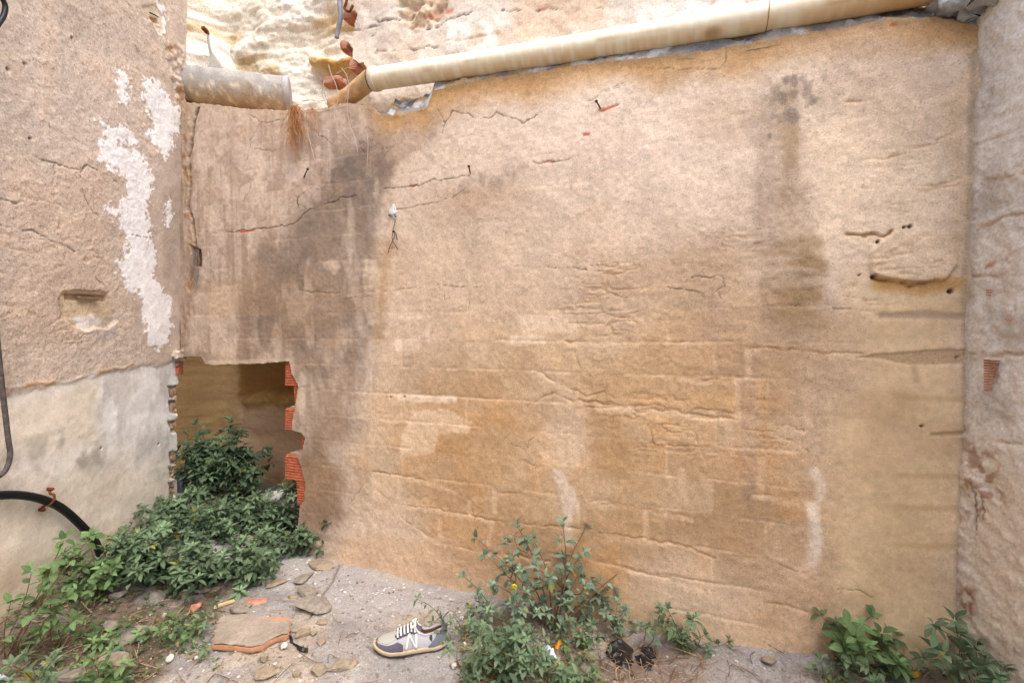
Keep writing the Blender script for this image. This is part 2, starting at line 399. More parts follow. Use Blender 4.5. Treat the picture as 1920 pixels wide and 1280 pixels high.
soil = gpoly([(-60, 1180), (130, 1090), (300, 1060), (470, 1090), (400, 1150), (330, 1200), (260, 1290), (-80, 1400)], .07, .07)
soil2 = gpoly([(880, 1150), (1100, 1160), (1200, 1200), (1160, 1300), (880, 1330)], .08, .07)
soil3 = gpoly([(1120, 1190), (1330, 1225), (1330, 1290), (1150, 1280)], .09, .08)*.45
edge = gpoly([(1560, 1236), (1900, 1262), (1900, 1300), (1560, 1275)], .05, .05)*.5
def gt(m, c, k=1.):
    global gc
    a = np.clip(m*k, 0, 1)[..., None]; gc = gc*(1-a)+np.array(c)*a
gt(slab, (156, 152, 149), .75)
gt(soil, (96, 82, 68), .85*sstep(.25, .6, fbm(GX*7, GY*7, 4, 2))+.1); gt(soil2, (98, 84, 70), .8*sstep(.3, .6, fbm(GX*9, GY*9, 4, 3))); gt(soil3, (120, 98, 78), 1.); gt(edge, (120, 100, 82))
sm = np.clip(soil+soil2, 0, 1); GZ += sm*(fbm(GX*40, GY*40, 3, 6)-.5)*.035
# slab joint lines
def gl(pts, w):
    P = np.array([on(*p)[:2] for p in pts]); return 1-sstep(w*.4, w*1.6, seg_dist(GX+(fbm(GX*14, GY*14, 3, 1)-.5)*.03, GY+(fbm(GX*14, GY*14, 3, 2)-.5)*.03, P))
jm = np.maximum(gl([(640, 1050), (606, 1115), (580, 1160)], .006), gl([(480, 1088), (640, 1094), (760, 1102), (870, 1130)], .003)*.6)
GZ -= jm*.012; gt(jm, (112, 98, 84), .8)
chip = np.clip(slab*.95+.22*(1-sm)*sstep(.4, .65, fbm(GX*5, GY*5, 3, 7)), 0, 1)*(1-sm)*(sstep(.3, .55, fbm(GX*6+3, GY*6, 3, 4)))
n0, n1 = GX.shape; ii = np.arange(n0*n1).reshape(n0, n1)
gF = np.stack([ii[:-1, :-1], ii[:-1, 1:], ii[1:, 1:], ii[1:, :-1]], -1).reshape(-1, 4)
g = link('ground', mesh_np('ground', np.stack([GX, GY, GZ], -1).reshape(-1, 3), gF, np.concatenate([lin(gc), chip[..., None]], 2).reshape(-1, 4), M_GROUND))
tag(g, kind='structure')

# rock behind the wall ------------------------------------------
rock = Sheet(B1, BU, UP, -2.9, 3.4, -0.25, 4.4, 0.0105, 3, dense=.35)
rock.N = back.N.copy()
u, v = rock.u, rock.v
rd = -0.55+0.30*sstep(-0.15, .35, u)*sstep(1.5, 1.2, v)       # the hollow narrows to the right
rd = rd+(-.14-rd)*sstep(1.8, 2.4, u)*(v < 2.3); rd += -0.12*sstep(2.3, 2.7, v)+1.0*sstep(-1.75, -2.5, u)*(v < 9)
rd = np.where(v > 1.5, rd*1.0, rd)
big = fbm(u*1.8, v*2.8, 5, 2)-.5; strat = fbm(u*2.2+3, v*13, 5, 5, .62)-.5; fine = fbm(u*14, v*20, 5, 6, .62)-.5
upper = sstep(1.6, 2.2, v)
rd += big*(.10+.14*upper)+strat*(.02+.05*upper)+fine*(.012+.035*upper)
band = rock.line([(320, 775), (430, 770), (520, 780), (620, 800)], .03, .04, .03, 8); rd += band*.03*(1+2*fine)
boul = rock.poly([(440, 1010), (455, 880), (490, 860), (530, 890), (550, 1010)], .05, .02, 6); rd += boul*.06
over = rock.line([(430, -4), (520, 8), (640, 6), (760, -5)], .03, .03, .03, 6); rd += over*.10
rock.disp = rd
rock.col[:] = (168, 134, 88)
rock.tint(upper, (226, 213, 192)); rock.tint(upper*sstep(.5, .68, fbm(u*3, v*5, 4, 1)), (190, 158, 112), .75)
rock.tint(upper*sstep(.52, .6, fbm(u*2+5, v*3, 4, 4)), (236, 228, 214), .7)
rock.tint(rock.poly([(440, 120), (520, 90), (640, 90), (640, 190), (420, 180)], .05, .06, 6), (206, 176, 128), .6)
rock.tint(over, (190, 142, 70), .7)
low = 1-upper
rock.tint(low*rock.poly([(300, 640), (600, 640), (600, 770), (300, 765)], .03, .03, 6), (134, 92, 42), .9)
rock.tint(band, (176, 134, 76), .8)
rock.tint(low*rock.poly([(300, 790), (600, 800), (600, 1050), (300, 1050)], .05, .04, 6), (196, 158, 120), .9)
rock.tint(rock.poly([(470, 800), (560, 790), (560, 890), (500, 870)], .03, .03, 6), (150, 130, 104), .6)
rock.tint(low*sstep(.5, .75, fbm(u*5, v*1.5, 4, 3)), (118, 84, 44), .35)
rock.alpha[:] = .5+.5*upper
rk = rock.build('rock_face', M_ROCK, None, 0); tag(rk, kind='structure')

# ------------------------------------------------------------------ back wall
S = back; u, v = S.u, S.v
wall_root = root('rendered_wall', B1, 'long sand coloured rendered wall with stains, under the white drainpipe', 'wall')
TOP = [(330, 190), (400, 196), (470, 205), (548, 206), (600, 203), (650, 192), (695, 198), (712, 214), (760, 214), (800, 203), (812, 168), (870, 156), (940, 143), (1010, 134), (1110, 119), (1240, 104), (1340, 92), (1440, 75), (1530, 58), (1640, 41), (1760, 32), (1850, 52)]
topuv = S.uv(TOP)
HOLE = [(326, 672), (350, 669), (376, 668), (384, 682), (400, 685), (440, 683), (500, 681), (541, 678), (545, 700), (558, 722), (557, 735), (553, 765), (547, 790), (546, 806), (565, 812), (571, 822), (567, 840), (555, 853), (562, 872), (568, 900), (571, 915), (570, 935), (562, 950), (557, 985), (558, 1060), (325, 1060)]
wu, wv = S.warp(.006, 40.)
ou = np.concatenate([[u.min()], topuv[:, 0], [u.max()]]); ov = np.concatenate([[topuv[0, 1]], topuv[:, 1], [topuv[-1, 1]]])
S.keep = (v+wv*1.2 < np.interp(u, ou, ov)) & ~inside(u+wu*.6, v+wv*.6, S.uv(HOLE))
S.keep &= u > S.uv([(338, 400)])[0, 0]-.02
# base colour: plaster's own tones plus painted light falloff, paler above, darker below
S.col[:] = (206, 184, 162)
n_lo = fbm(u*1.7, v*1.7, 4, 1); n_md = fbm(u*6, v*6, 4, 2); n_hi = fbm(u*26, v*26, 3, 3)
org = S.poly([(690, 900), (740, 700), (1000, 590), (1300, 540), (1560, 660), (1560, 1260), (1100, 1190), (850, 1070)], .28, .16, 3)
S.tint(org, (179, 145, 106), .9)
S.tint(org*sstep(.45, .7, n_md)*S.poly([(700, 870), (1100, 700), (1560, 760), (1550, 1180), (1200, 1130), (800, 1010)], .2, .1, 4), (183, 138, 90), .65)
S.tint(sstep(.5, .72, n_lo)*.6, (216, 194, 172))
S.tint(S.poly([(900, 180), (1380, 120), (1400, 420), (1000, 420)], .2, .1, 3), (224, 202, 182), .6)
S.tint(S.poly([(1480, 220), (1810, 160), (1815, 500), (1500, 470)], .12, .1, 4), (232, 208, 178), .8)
base_strip = S.poly([(640, 1000), (760, 1010), (860, 1050), (1100, 1100), (1400, 1170), (1560, 1190), (1560, 1260), (600, 1110)], .05, .04, 6)
S.tint(base_strip, (200, 168, 134), .6)
S.tint(S.poly([(740, 440), (1050, 400), (1400, 420), (1400, 600), (1000, 640), (720, 700)], .3, .12, 3), (190, 165, 139), .6)
# smooth yellow repair at the right
yel = S.poly([(1600, 540), (1812, 545), (1800, 900), (1780, 1260), (1575, 1245), (1560, 1000), (1580, 700)], .09, .07, 5)
S.tint(yel, (221, 193, 152), .9); S.alpha -= .55*yel
S.tint(yel*S.poly([(1600, 900), (1730, 880), (1760, 1080), (1620, 1130)], .10, .06, 6), (186, 160, 122), .5)
S.tint(yel*S.poly([(1640, 740), (1720, 740), (1720, 800), (1640, 800)], .06, .04, 6), (178, 152, 112), .4)
# dirty left third
left = S.poly([(330, 185), (690, 190), (730, 330), (715, 520), (700, 700), (650, 850), (650, 960), (600, 1050), (555, 1000), (540, 690), (330, 690)], .09, .07, 5)
S.tint(left, (170, 153, 138), .85); S.tint(left*S.poly([(340, 190), (690, 190), (640, 300), (560, 400), (450, 440), (340, 640)], .1, .08, 5), (196, 176, 160), .7)
dk = S.poly([(640, 290), (725, 255), (735, 330), (705, 420), (700, 620), (665, 700), (600, 720), (540, 640), (455, 660), (470, 480), (560, 420), (600, 350)], .06, .08, 5)
S.tint(dk*(.55+.45*sstep(.35, .6, n_md)), (108, 94, 81), .8)
S.tint(S.poly([(556, 860), (600, 830), (640, 900), (640, 960), (600, 1000), (560, 985)], .05, .04, 7), (132, 106, 82), .8)
S.tint(S.poly([(600, 720), (660, 700), (650, 830), (580, 850)], .05, .04, 7), (142, 118, 96), .6)
S.tint(S.poly([(440, 560), (475, 540), (480, 680), (445, 680)], .015, .02, 9), (136, 114, 96), .6)
spl = S.poly([(610, 290), (700, 250), (740, 310), (700, 390), (600, 430), (580, 380)], .04, .05, 8)
S.tint(spl*sstep(.47, .52, fbm(u*24, v*24, 5, 4)), (112, 98, 90), .75)
S.tint(S.poly([(860, 345), (900, 322), (990, 310), (960, 350), (900, 385), (860, 370)], .03, .03, 8)*(.4+.6*sstep(.48, .56, fbm(u*18, v*18, 4, 5))), (150, 132, 118), .7)
S.tint(S.poly([(780, 360), (980, 330), (1010, 400), (830, 430)], .08, .05, 6), (182, 156, 132), .5)
S.tint(S.poly([(690, 215), (830, 200), (820, 260), (720, 330), (680, 290)], .05, .05, 8), (150, 124, 104), .55)
stk = fbm(u*26, v*2.2, 4, 6); S.tint(left*sstep(.5, .72, stk), (140, 118, 100), .5); S.tint(left*sstep(.55, .75, fbm(u*12+5, v*4, 4, 2)), (206, 186, 166), .45)
S.tint(left*sstep(.52, .64, fbm(u*15, v*15, 5, 3)), (150, 126, 106), .4)
# pale patches and faint blocks
pl = (224, 202, 178)
for q, k in [([(608, 492), (632, 488), (640, 500), (628, 516), (612, 508)], .7), ([(640, 488), (706, 486), (706, 512), (650, 506)], .6), ([(682, 500), (716, 500), (712, 610), (690, 610), (680, 560)], .5),
             ([(735, 635), (790, 630), (785, 655), (740, 660)], .5), ([(728, 590), (808, 590), (804, 598), (730, 598)], .55), ([(798, 612), (806, 610), (806, 645), (798, 645)], .5),
             ([(745, 738), (855, 742), (856, 754), (745, 752)], .6), ([(770, 770), (830, 765), (885, 790), (880, 815), (820, 815), (815, 850), (740, 860)], .4),
             ([(955, 628), (1020, 632), (1020, 647), (955, 645)], .55), ([(960, 590), (1080, 590), (1080, 625), (980, 625)], .35), ([(690, 800), (760, 860), (750, 940), (690, 900)], .25),
             ([(1180, 300), (1330, 280), (1340, 330), (1190, 350)], .35), ([(1460, 430), (1500, 430), (1500, 470), (1460, 470)], .35),
             ([(395, 540), (445, 530), (450, 620), (440, 680), (400, 690), (390, 600)], .5), ([(345, 590), (390, 590), (390, 660), (350, 660)], .4)]:
    S.tint(S.poly(q, .010, .016, 14)*sstep(.2, .5, n_md+.15), pl, min(k*(1.3 if q[0][0] > 725 else .85), .85))
for q in [[(820, 818), (880, 815), (880, 860), (820, 862)], [(720, 450), (735, 450), (715, 640), (700, 640)], [(1100, 770), (1180, 770), (1180, 900), (1110, 890)]]:
    S.tint(S.poly(q, .03, .02, 9), (170, 134, 94), .5)
# vertical damp streaks at the right
vst = fbm(u*18, v*1.6, 4, 5); hst = fbm(u*5, v*22, 4, 6)
st1 = S.poly([(1414, 190), (1452, 160), (1500, 150), (1512, 400), (1530, 520), (1528, 650), (1424, 655), (1416, 400)], .04, .04, 6); S.tint(st1*(.65+.35*sstep(.3, .65, vst)), (164, 144, 124), .65)
st2 = S.poly([(1462, 170), (1496, 160), (1502, 400), (1546, 450), (1544, 630), (1434, 630), (1430, 470), (1466, 420)], .02, .05, 7); S.tint(st2*(.35+.65*sstep(.35, .6, hst)), (158, 132, 98), .6)
S.tint(S.poly([(1430, 470), (1546, 480), (1546, 590), (1430, 600)], .02, .04, 9)*(.2+.8*sstep(.42, .58, hst)), (140, 114, 80), .55)
S.tint(S.poly([(1426, 250), (1462, 250), (1464, 640), (1430, 640)], .010, .015, 9), (186, 162, 142), .35)
S.tint(S.poly([(1420, 330), (1446, 330), (1440, 640), (1428, 640)], .02, .02, 9)*sstep(.4, .6, vst), (150, 130, 114), .4)
for q in [(1468, 183, 11), (1490, 152, 9), (1475, 150, 6), (1489, 175, 8), (1485, 217, 13), (1525, 187, 6), (1523, 69, 8), (1442, 255, 5), (1537, 68, 4)]:
    c = [(q[0]+q[2]*math.cos(a), q[1]+q[2]*1.2*math.sin(a)) for a in np.linspace(0, 6.28, 9)[:-1]]; S.tint(S.poly(c, .006, .008, 30), (132, 118, 106), .75)
S.tint(S.poly([(1440, 140), (1540, 140), (1540, 230), (1440, 230)], .03, .03, 10)*sstep(.5, .58, fbm(u*30, v*30, 3, 2)), (140, 124, 108), .55)
S.tint(S.poly([(1388, 650), (1418, 660), (1428, 760), (1424, 860), (1408, 960), (1396, 960), (1392, 870), (1380, 760)], .012, .02, 9), (168, 140, 116), .6)
S.tint(S.poly([(1338, 540), (1365, 530), (1350, 640), (1320, 640)], .02, .02, 9), (176, 148, 128), .5)
S.tint(S.poly([(1325, 440), (1370, 410), (1360, 470), (1310, 520)], .03, .03, 9), (176, 150, 130), .5)
S.tint(S.poly([(1495, 660), (1545, 660), (1540, 850), (1500, 800)], .02, .02, 9)*sstep(.45, .6, n_md), (204, 180, 156), .6)
S.tint(S.line([(1528, 885), (1540, 905), (1536, 930)], .016, .014, .014, 14), (230, 212, 192), .85)
S.tint(S.line([(1524, 950), (1530, 985), (1530, 1020), (1522, 1055)], .02, .014, .014, 14), (232, 216, 198), .85)
S.tint(S.line([(1500, 1065), (1520, 1060)], .02, .02, .014, 14), (214, 184, 158), .6)
S.tint(S.poly([(1035, 878), (1048, 880), (1080, 925), (1085, 945), (1070, 985), (1075, 1025), (1055, 1020), (1058, 960), (1045, 920)], .012, .014, 14), (214, 194, 176), .8)
# orange wash under the ledge, grey line right at the edge
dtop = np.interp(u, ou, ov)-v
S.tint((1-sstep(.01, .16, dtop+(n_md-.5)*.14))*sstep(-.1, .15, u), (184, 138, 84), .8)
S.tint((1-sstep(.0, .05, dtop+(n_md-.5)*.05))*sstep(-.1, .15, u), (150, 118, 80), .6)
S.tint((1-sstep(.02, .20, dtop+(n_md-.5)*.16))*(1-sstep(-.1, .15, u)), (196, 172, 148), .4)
S.tint(sstep(.05, .3, dtop)*0+S.poly([(1500, 70), (1690, 60), (1810, 180), (1810, 290), (1640, 250)], .08, .06, 6), (190, 166, 142), .5)
# corner column and right edge
rc = S.uv([(1806, 700)])[0, 0]
S.tint(S.poly([(1780, 190), (1822, 100), (1816, 560), (1800, 600), (1790, 480)], .03, .03, 9), (188, 158, 118), .4)
S.tint(S.line([(1828, 100), (1814, 500), (1814, 800), (1795, 1150)], .008, .012, .008, 12), (150, 130, 106), .5)
# hollow block courses showing faintly through the render
CHT, CLN = .1365, .36; v00 = S.uv([(1250, 641)])[0, 1]; w1, w2 = S.warp(.010, 12.)
rw_ = np.floor((v+w2*.6-v00)/CHT); uu_ = (u+w1)/CLN+.5*(rw_ % 2); cl_ = np.floor(uu_)
hsh = lambda k: np.modf(np.abs(np.sin(rw_*12.9898+cl_*78.233+k*37.719)*43758.5453))[0]
bm = np.clip(org*1.0+left*.12+.22, 0, 1)*(1-.7*yel)*sstep(.25, .6, fbm(u*2.4, v*2.4, 3, 7))
S.col *= (1+(hsh(1)-.5)*.14*bm)[..., None]; S.tint(bm*(hsh(2) > .72), (176, 150, 124), .22); S.tint(bm*(hsh(3) > .78), (224, 200, 170), .25)
dj = np.minimum(np.abs(np.modf((v+w2*.6-v00)/CHT+50)[0]-.5)*-1+.5, 1)*CHT; dk2 = (.5-np.abs(np.modf(uu_+50)[0]-.5))*CLN
jt = np.maximum(1-sstep(.002, .010, dj), .7*(1-sstep(.002, .009, dk2)))*bm*sstep(.35, .6, fbm(u*9, v*9, 3, 1)); S.tint(jt, (218, 190, 160), .45); S.disp -= jt*.0022
S.disp += (hsh(4)-.5)*.0022*bm
# overall mottling
S.col *= (.95+.10*n_md)[..., None]; S.col *= (.965+.07*n_hi)[..., None]
gr = fbm(u*60, v*60, 2, 6); S.col *= (.94+.12*gr)[..., None]
dirt = sstep(.55, .75, fbm(u*2.5+8, v*5, 4, 6)); S.tint(dirt, (168, 136, 104), .28)
# relief
S.disp += (n_lo-.5)*.02+(n_md-.5)*.006*(1-.6*yel)+(n_hi-.5)*.003*(1-.8*yel)+(gr-.5)*.0022*(1-.8*yel)
# rough horizontal flaking in the upper right and centre
flk = S.poly([(1060, 480), (1420, 420), (1800, 250), (1810, 480), (1560, 640), (1540, 860), (1200, 860), (1050, 700)], .15, .1, 4)
rid = 1-np.abs(fbm(u*7+fbm(u*14, v*14, 3, 2)*1.3, v*20, 4, 4)*2-1); rid = sstep(.90, .985, rid)*sstep(.42, .62, fbm(u*4, v*4, 3, 7))
S.disp -= flk*rid*.003; S.tint(flk*rid, (170, 130, 86), .25)
S.disp += flk*(fbm(u*16, v*30, 4, 5)-.5)*.0045
# courses
CO = [[(698, 882), (760, 893), (810, 905), (855, 919)], [(930, 922), (975, 925), (1012, 930)], [(706, 919), (746, 948), (804, 951), (877, 966), (965, 981), (1045, 988), (1121, 999), (1220, 1013), (1293, 1024), (1340, 1047)],
      [(753, 970), (804, 1006), (855, 1024), (892, 1032), (950, 1039), (1030, 1054)], [(1183, 1068), (1249, 1083), (1311, 1101)], [(1089, 937), (1140, 944), (1220, 955), (1293, 968)],
      [(1220, 833), (1286, 835), (1373, 848)], [(1417, 926), (1512, 937), (1563, 941)], [(1377, 1039), (1439, 1050), (1505, 1072), (1548, 1079)], [(1413, 1123), (1470, 1134), (1512, 1145)],
      [(1100, 762), (1200, 764), (1275, 772), (1348, 783), (1385, 786)], [(1249, 641), (1308, 641)], [(1275, 706), (1315, 712), (1377, 710)], [(1402, 652), (1480, 655), (1548, 661), (1620, 664)],
      [(1443, 794), (1512, 805)], [(990, 760), (1040, 735), (1075, 752)], [(1010, 697), (1050, 720), (1100, 742), (1160, 730)], [(1085, 750), (1180, 760)], [(1060, 640), (1180, 642), (1250, 641)], [(1140, 550), (1190, 560)], [(1135, 590), (1185, 597)],
      [(560, 545), (620, 550), (700, 545)], [(1620, 300), (1700, 290), (1800, 240)], [(1620, 350), (1760, 350), (1810, 330)], [(1740, 300), (1780, 288)], [(1690, 370), (1800, 345)], [(880, 930), (930, 930)], [(1580, 192), (1640, 188)]]
for c in CO: S.course(c, .0055, (224, 196, 166), .6)
for c in [[(826, 973), (828, 1004)], [(928, 919), (928, 957)], [(921, 977), (918, 1015)], [(1212, 959), (1212, 1003)], [(1315, 1070), (1313, 1100)], [(1280, 880), (1282, 925)], [(880, 940), (882, 962)], [(1403, 655), (1405, 705)], [(1385, 715), (1385, 780)], [(1370, 790), (1372, 845)], [(1430, 860), (1428, 925)], [(1515, 720), (1520, 790)]]:
    m = S.line(c, .012, .010, .012, 16); S.tint(m, (212, 180, 148), .5); S.disp -= m*.003
# wandering cracks
for c, w, d in [([(818, 205), (833, 228), (828, 250)], .003, .5), ([(833, 226), (848, 210), (870, 212), (890, 222), (915, 222), (932, 211), (955, 220), (980, 229), (1000, 222), (1008, 214)], .004, .55),
          ([(720, 355), (790, 345), (830, 335), (880, 328)], .004, .5), ([(740, 395), (800, 380), (850, 372), (870, 355)], .003, .4), ([(400, 437), (450, 434), (490, 430), (550, 420), (580, 392), (640, 372), (700, 360)], .005, .6), ([(365, 432), (400, 437)], .002, .5),
          ([(1000, 305), (1050, 303), (1090, 292)], .005, .4), ([(1355, 80), (1362, 100), (1350, 130)], .004, .55), ([(1220, 128), (1300, 130), (1350, 128)], .002, .4), ([(470, 215), (490, 230), (530, 225), (548, 205)], .003, .5), ([(490, 230), (470, 262), (465, 300)], .003, .4), ([(590, 245), (605, 258), (625, 270)], .003, .5), ([(475, 280), (510, 285)], .003, .4), ([(640, 200), (660, 240), (690, 300)], .002, .3),
          ([(1250, 540), (1300, 545), (1322, 558)], .004, .5), ([(1280, 518), (1320, 520), (1355, 515), (1362, 535), (1340, 545)], .003, .45), ([(1345, 545), (1356, 560)], .003, .4), ([(1142, 548), (1175, 558)], .004, .45), ([(1560, 575), (1600, 580)], .003, .35), ([(1430, 560), (1500, 575)], .003, .4), ([(1470, 820), (1520, 850)], .003, .4), ([(1570, 1103), (1610, 1104), (1632, 1119)], .003, .35), ([(960, 830), (985, 840), (1005, 815)], .003, .4), ([(980, 860), (1010, 880)], .003, .4),
          ([(830, 548), (836, 562)], .003, .4), ([(880, 556), (881, 575)], .003, .4), ([(1080, 665), (1090, 690)], .003, .4), ([(530, 450), (560, 470), (555, 520)], .002, .3), ([(720, 545), (820, 537), (900, 536)], .003, .35), ([(690, 900), (660, 940)], .002, .4), ([(640, 560), (700, 556)], .002, .3), ([(480, 320), (465, 360), (450, 395)], .003, .4), ([(590, 350), (560, 370), (480, 420)], .002, .25), ([(960, 500), (1080, 502), (1150, 498)], .002, .3), ([(1075, 503), (1095, 508)], .004, .4),
          ([(1215, 800), (1225, 830)], .003, .35), ([(890, 975), (900, 960)], .002, .4), ([(776, 200), (700, 215), (690, 320)], .002, .3), ([(1160, 165), (1100, 190), (1170, 155)], .002, .3)]:
    S.crack(c, w*.85, .006, d*.85)
# red brick showing through small losses
for q in [[(1122, 207), (1160, 196), (1158, 199), (1128, 212)], [(1092, 251), (1106, 250), (1104, 256), (1094, 257)], [(1668, 47), (1684, 44), (1682, 51), (1672, 52)], [(764, 349), (780, 345), (776, 351)], [(445, 434), (478, 430), (476, 434), (450, 438)], [(1016, 304), (1040, 302), (1036, 306)]]:
    m = S.poly(q, .003, .003, 30); S.tint(m, (196, 110, 82), .9); S.disp -= m*.004
# proud thick patch at the right
pat = S.poly([(1634, 470), (1648, 453), (1672, 441), (1705, 428), (1780, 440), (1796, 473), (1794, 500), (1773, 523), (1731, 528), (1676, 524), (1638, 516), (1630, 492)], .006, .012, 16)
pv = S.uv([(1700, 528), (1700, 430)])[:, 1]; pg = 1-sstep(pv[0], pv[1], v); S.disp += pat*(.002+.015*pg)+pat*(n_md-.5)*.012+pat*(n_hi-.5)*.006; S.tint(pat, (212, 182, 146), .35)
gap = S.line([(1640, 521), (1680, 529), (1731, 533), (1755, 529)], .005, .005, .016, 24); gap = gap*sstep(.3, .55, fbm(u*22, v*22, 3, 4)); S.disp -= gap*.012; S.tint(gap, (140, 100, 56), .7)
gap = S.line([(1585, 440), (1625, 441), (1660, 446), (1672, 437)], .004, .004, .016, 24); S.disp -= gap*.008; S.tint(gap, (150, 108, 60), .7)
S.tint(S.line([(1650, 531), (1730, 540), (1790, 533)], .02, .02, .01, 10), (186, 140, 76), .7)
for hx, hy, hr in [(1640, 517, 6), (1696, 425, 4), (1707, 424, 5), (1646, 452, 4), (1729, 799, 3.4), (1613, 514, 2.5), (1785, 545, 6), (1796, 672, 2.5), (735, 1100, 1.5), (757, 744, 3), (731, 744, 3)]:
    c = S.uv([(hx, hy)])[0]; r = hr/500.
    m = 1-sstep(r*.3, r*.95, np.hypot(u-c[0]+w1*.5, v-c[1]+w2*.5)); S.disp -= m*.016; S.tint(m, (84, 64, 50), .85)
# joints in the yellow repair
m = S.line([(1654, 592), (1720, 590), (1811, 592)], .010, .010, .008, 16); S.tint(m, (168, 146, 122), .75); S.disp -= m*.004
m = S.poly([(1605, 669), (1660, 663), (1712, 658), (1816, 655), (1816, 684), (1760, 684), (1712, 684), (1660, 676)], .004, .006, 16); S.tint(m, (176, 148, 116), .75); S.disp -= m*.005; S.alpha += .5*m
m = S.line([(1716, 684), (1718, 712)], .008, .008, .006, 16); S.tint(m, (178, 152, 116), .6)
m = S.line([(1752, 815), (1820, 814)], .005, .006, .005, 16); S.tint(m, (160, 136, 102), .7); S.disp -= m*.004
for yy in (745, 890, 950, 1020): S.tint(S.line([(1680, yy), (1815, yy+4)], .006, .012, .008, 10), (176, 146, 104), .4)
# open seam in the left corner
m = S.line([(380, 168), (368, 215), (362, 255), (356, 300), (357, 345), (353, 390), (360, 400), (363, 430), (370, 470), (368, 500)], .007, .006, .016, 20); S.disp -= m*.05; S.tint(m, (92, 66, 44), .85)
m2 = S.line([(345, 190), (352, 260), (350, 350), (356, 430), (362, 480), (352, 560), (342, 640)], .03, .02, .02, 14); S.tint(m2, (176, 150, 124), .6); S.disp += m2*(fbm(u*34, v*22, 4, 3)-.4)*.016; S.tint(m2*sstep(.55, .7, fbm(u*28, v*28, 3, 2)), (150, 112, 78), .7)
m = S.poly([(360, 462), (378, 468), (378, 500), (362, 500)], .008, .008, 20); S.disp -= m*.02; S.tint(m, (106, 80, 58), .7)
S.tint(S.poly([(340, 560), (358, 550), (352, 650), (342, 650)], .01, .01, 14), (150, 132, 118), .5)
S.tint(S.poly([(388, 686), (440, 684), (520, 682), (520, 672), (390, 676)], .006, .006, 14), (206, 186, 164), .5)
S.alpha = np.clip(S.alpha-.25*left, .25, 1)
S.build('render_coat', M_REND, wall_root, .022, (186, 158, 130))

# cement ledge on top of the wall: fillet rising to the masonry set back behind
nL, nD = 420, 30
lu = np.linspace(S.uv([(300, 190)])[0, 0]-.2, 2.5, nL); lt = np.linspace(0, 1, nD)
LU, LT = np.meshgrid(lu, lt); ltop = np.interp(LU, ou, ov)
isl = sstep(S.uv([(700, 200)])[0, 0]-.05, S.uv([(700, 200)])[0, 0]+.08, LU)
rough1 = fbm(LU*9, LT*5, 4, 2)-.5; rough2 = fbm(LU*40, LT*14, 3, 3)-.5
prof_d = np.interp(LT, [0, .12, .3, .55, .8, 1.], [-.002, -.006, -.03, -.075, -.13, -.98]); prof_h = np.interp(LT, [0, .12, .3, .55, .8, 1.], [-.025, .004, .05, .105, .125, -.35])
flat_h = np.interp(LT, [0, .15, .5, 1.], [-.02, .008, -.02, -.25])
LH = ltop+prof_h*isl+flat_h*(1-isl)+(rough1*.06+rough2*.04)*np.clip(LT*4, 0, 1); LD = prof_d*isl+np.interp(LT, [0, .1, 1.], [.0, -.01, -.98])*(1-isl)+rough1*.03*np.clip(LT*4, 0, 1)*(LT < .8)
LP = S.O+LU[..., None]*S.U+LH[..., None]*UP+LD[..., None]*S.N
lc = np.zeros(LU.shape+(3,)); lc[:] = (150, 145, 138)
a = sstep(.4, .62, fbm(LU*6, LT*4, 4, 5))[..., None]; lc = lc*(1-a)+np.array((120, 119, 120))*a
a = sstep(.55, .64, fbm(LU*11+4, LT*7, 4, 6))[..., None]; lc = lc*(1-a)+np.array((176, 150, 116))*a
a = sstep(.62, .7, fbm(LU*14, LT*8, 3, 4))[..., None]; lc = lc*(1-a)+np.array((196, 196, 194))*a
a = ((1-sstep(.02, .16, LT+rough1*.25))*.7)[..., None]; lc = lc*(1-a)+np.array((164, 128, 84))*a
a = (1-isl)[..., None]; lc = lc*(1-a)+(np.array((176, 146, 112))*(.8+.4*fbm(LU*20, LT*9, 3, 1)[..., None]))*a
ii = np.arange(nL*nD).reshape(nD, nL); lF = np.stack([ii[:-1, :-1], ii[:-1, 1:], ii[1:, 1:], ii[1:, :-1]], -1).reshape(-1, 4)
lo = part('cement_ledge', LP.reshape(-1, 3), lF, wall_root, M_SOFT, np.concatenate([lin(lc), np.ones(lc.shape[:2]+(1,))], 2).reshape(-1, 4))
tag(lo, 'grey crumbling cement fillet along the top of the wall')

# broken hollow bricks of the right jamb
def hollow_brick(c_u, c_v, w, h, d, off, flutes=9, chip=0.0):
    """box with horizontal flutes on the face turned to the yard; wall coordinates"""
    prof = []
    for i in range(flutes):
        a = -h/2+h*i/flutes; b = h/flutes
        prof += [(0, a+.08*b), (0, a+.52*b), (-.004, a+.62*b), (-.004, a+.98*b)]
    prof += [(-d, h/2), (-d, -h/2)]
    V = []; n = len(prof)
    for e in (0, 1):
        for i, (q, z) in enumerate(prof):
            x = (-w/2 if e == 0 else w/2)+(chip*(z/h) if e == 0 else 0)
            V.append(S.O+(c_u+x)*S.U+(c_v+z)*UP+(off+q)*S.N)
    F = [(i, (i+1) % n, n+(i+1) % n, n+i) for i in range(n)]+[tuple(range(n))[::-1], tuple(range(n, 2*n))]
    return np.array(V), F
rows = [(679, 723, 530), (725, 765, 546), (766, 806, 530), (811, 850, 560), (853, 899, 530), (902, 944, 551), (947, 988, 556)]
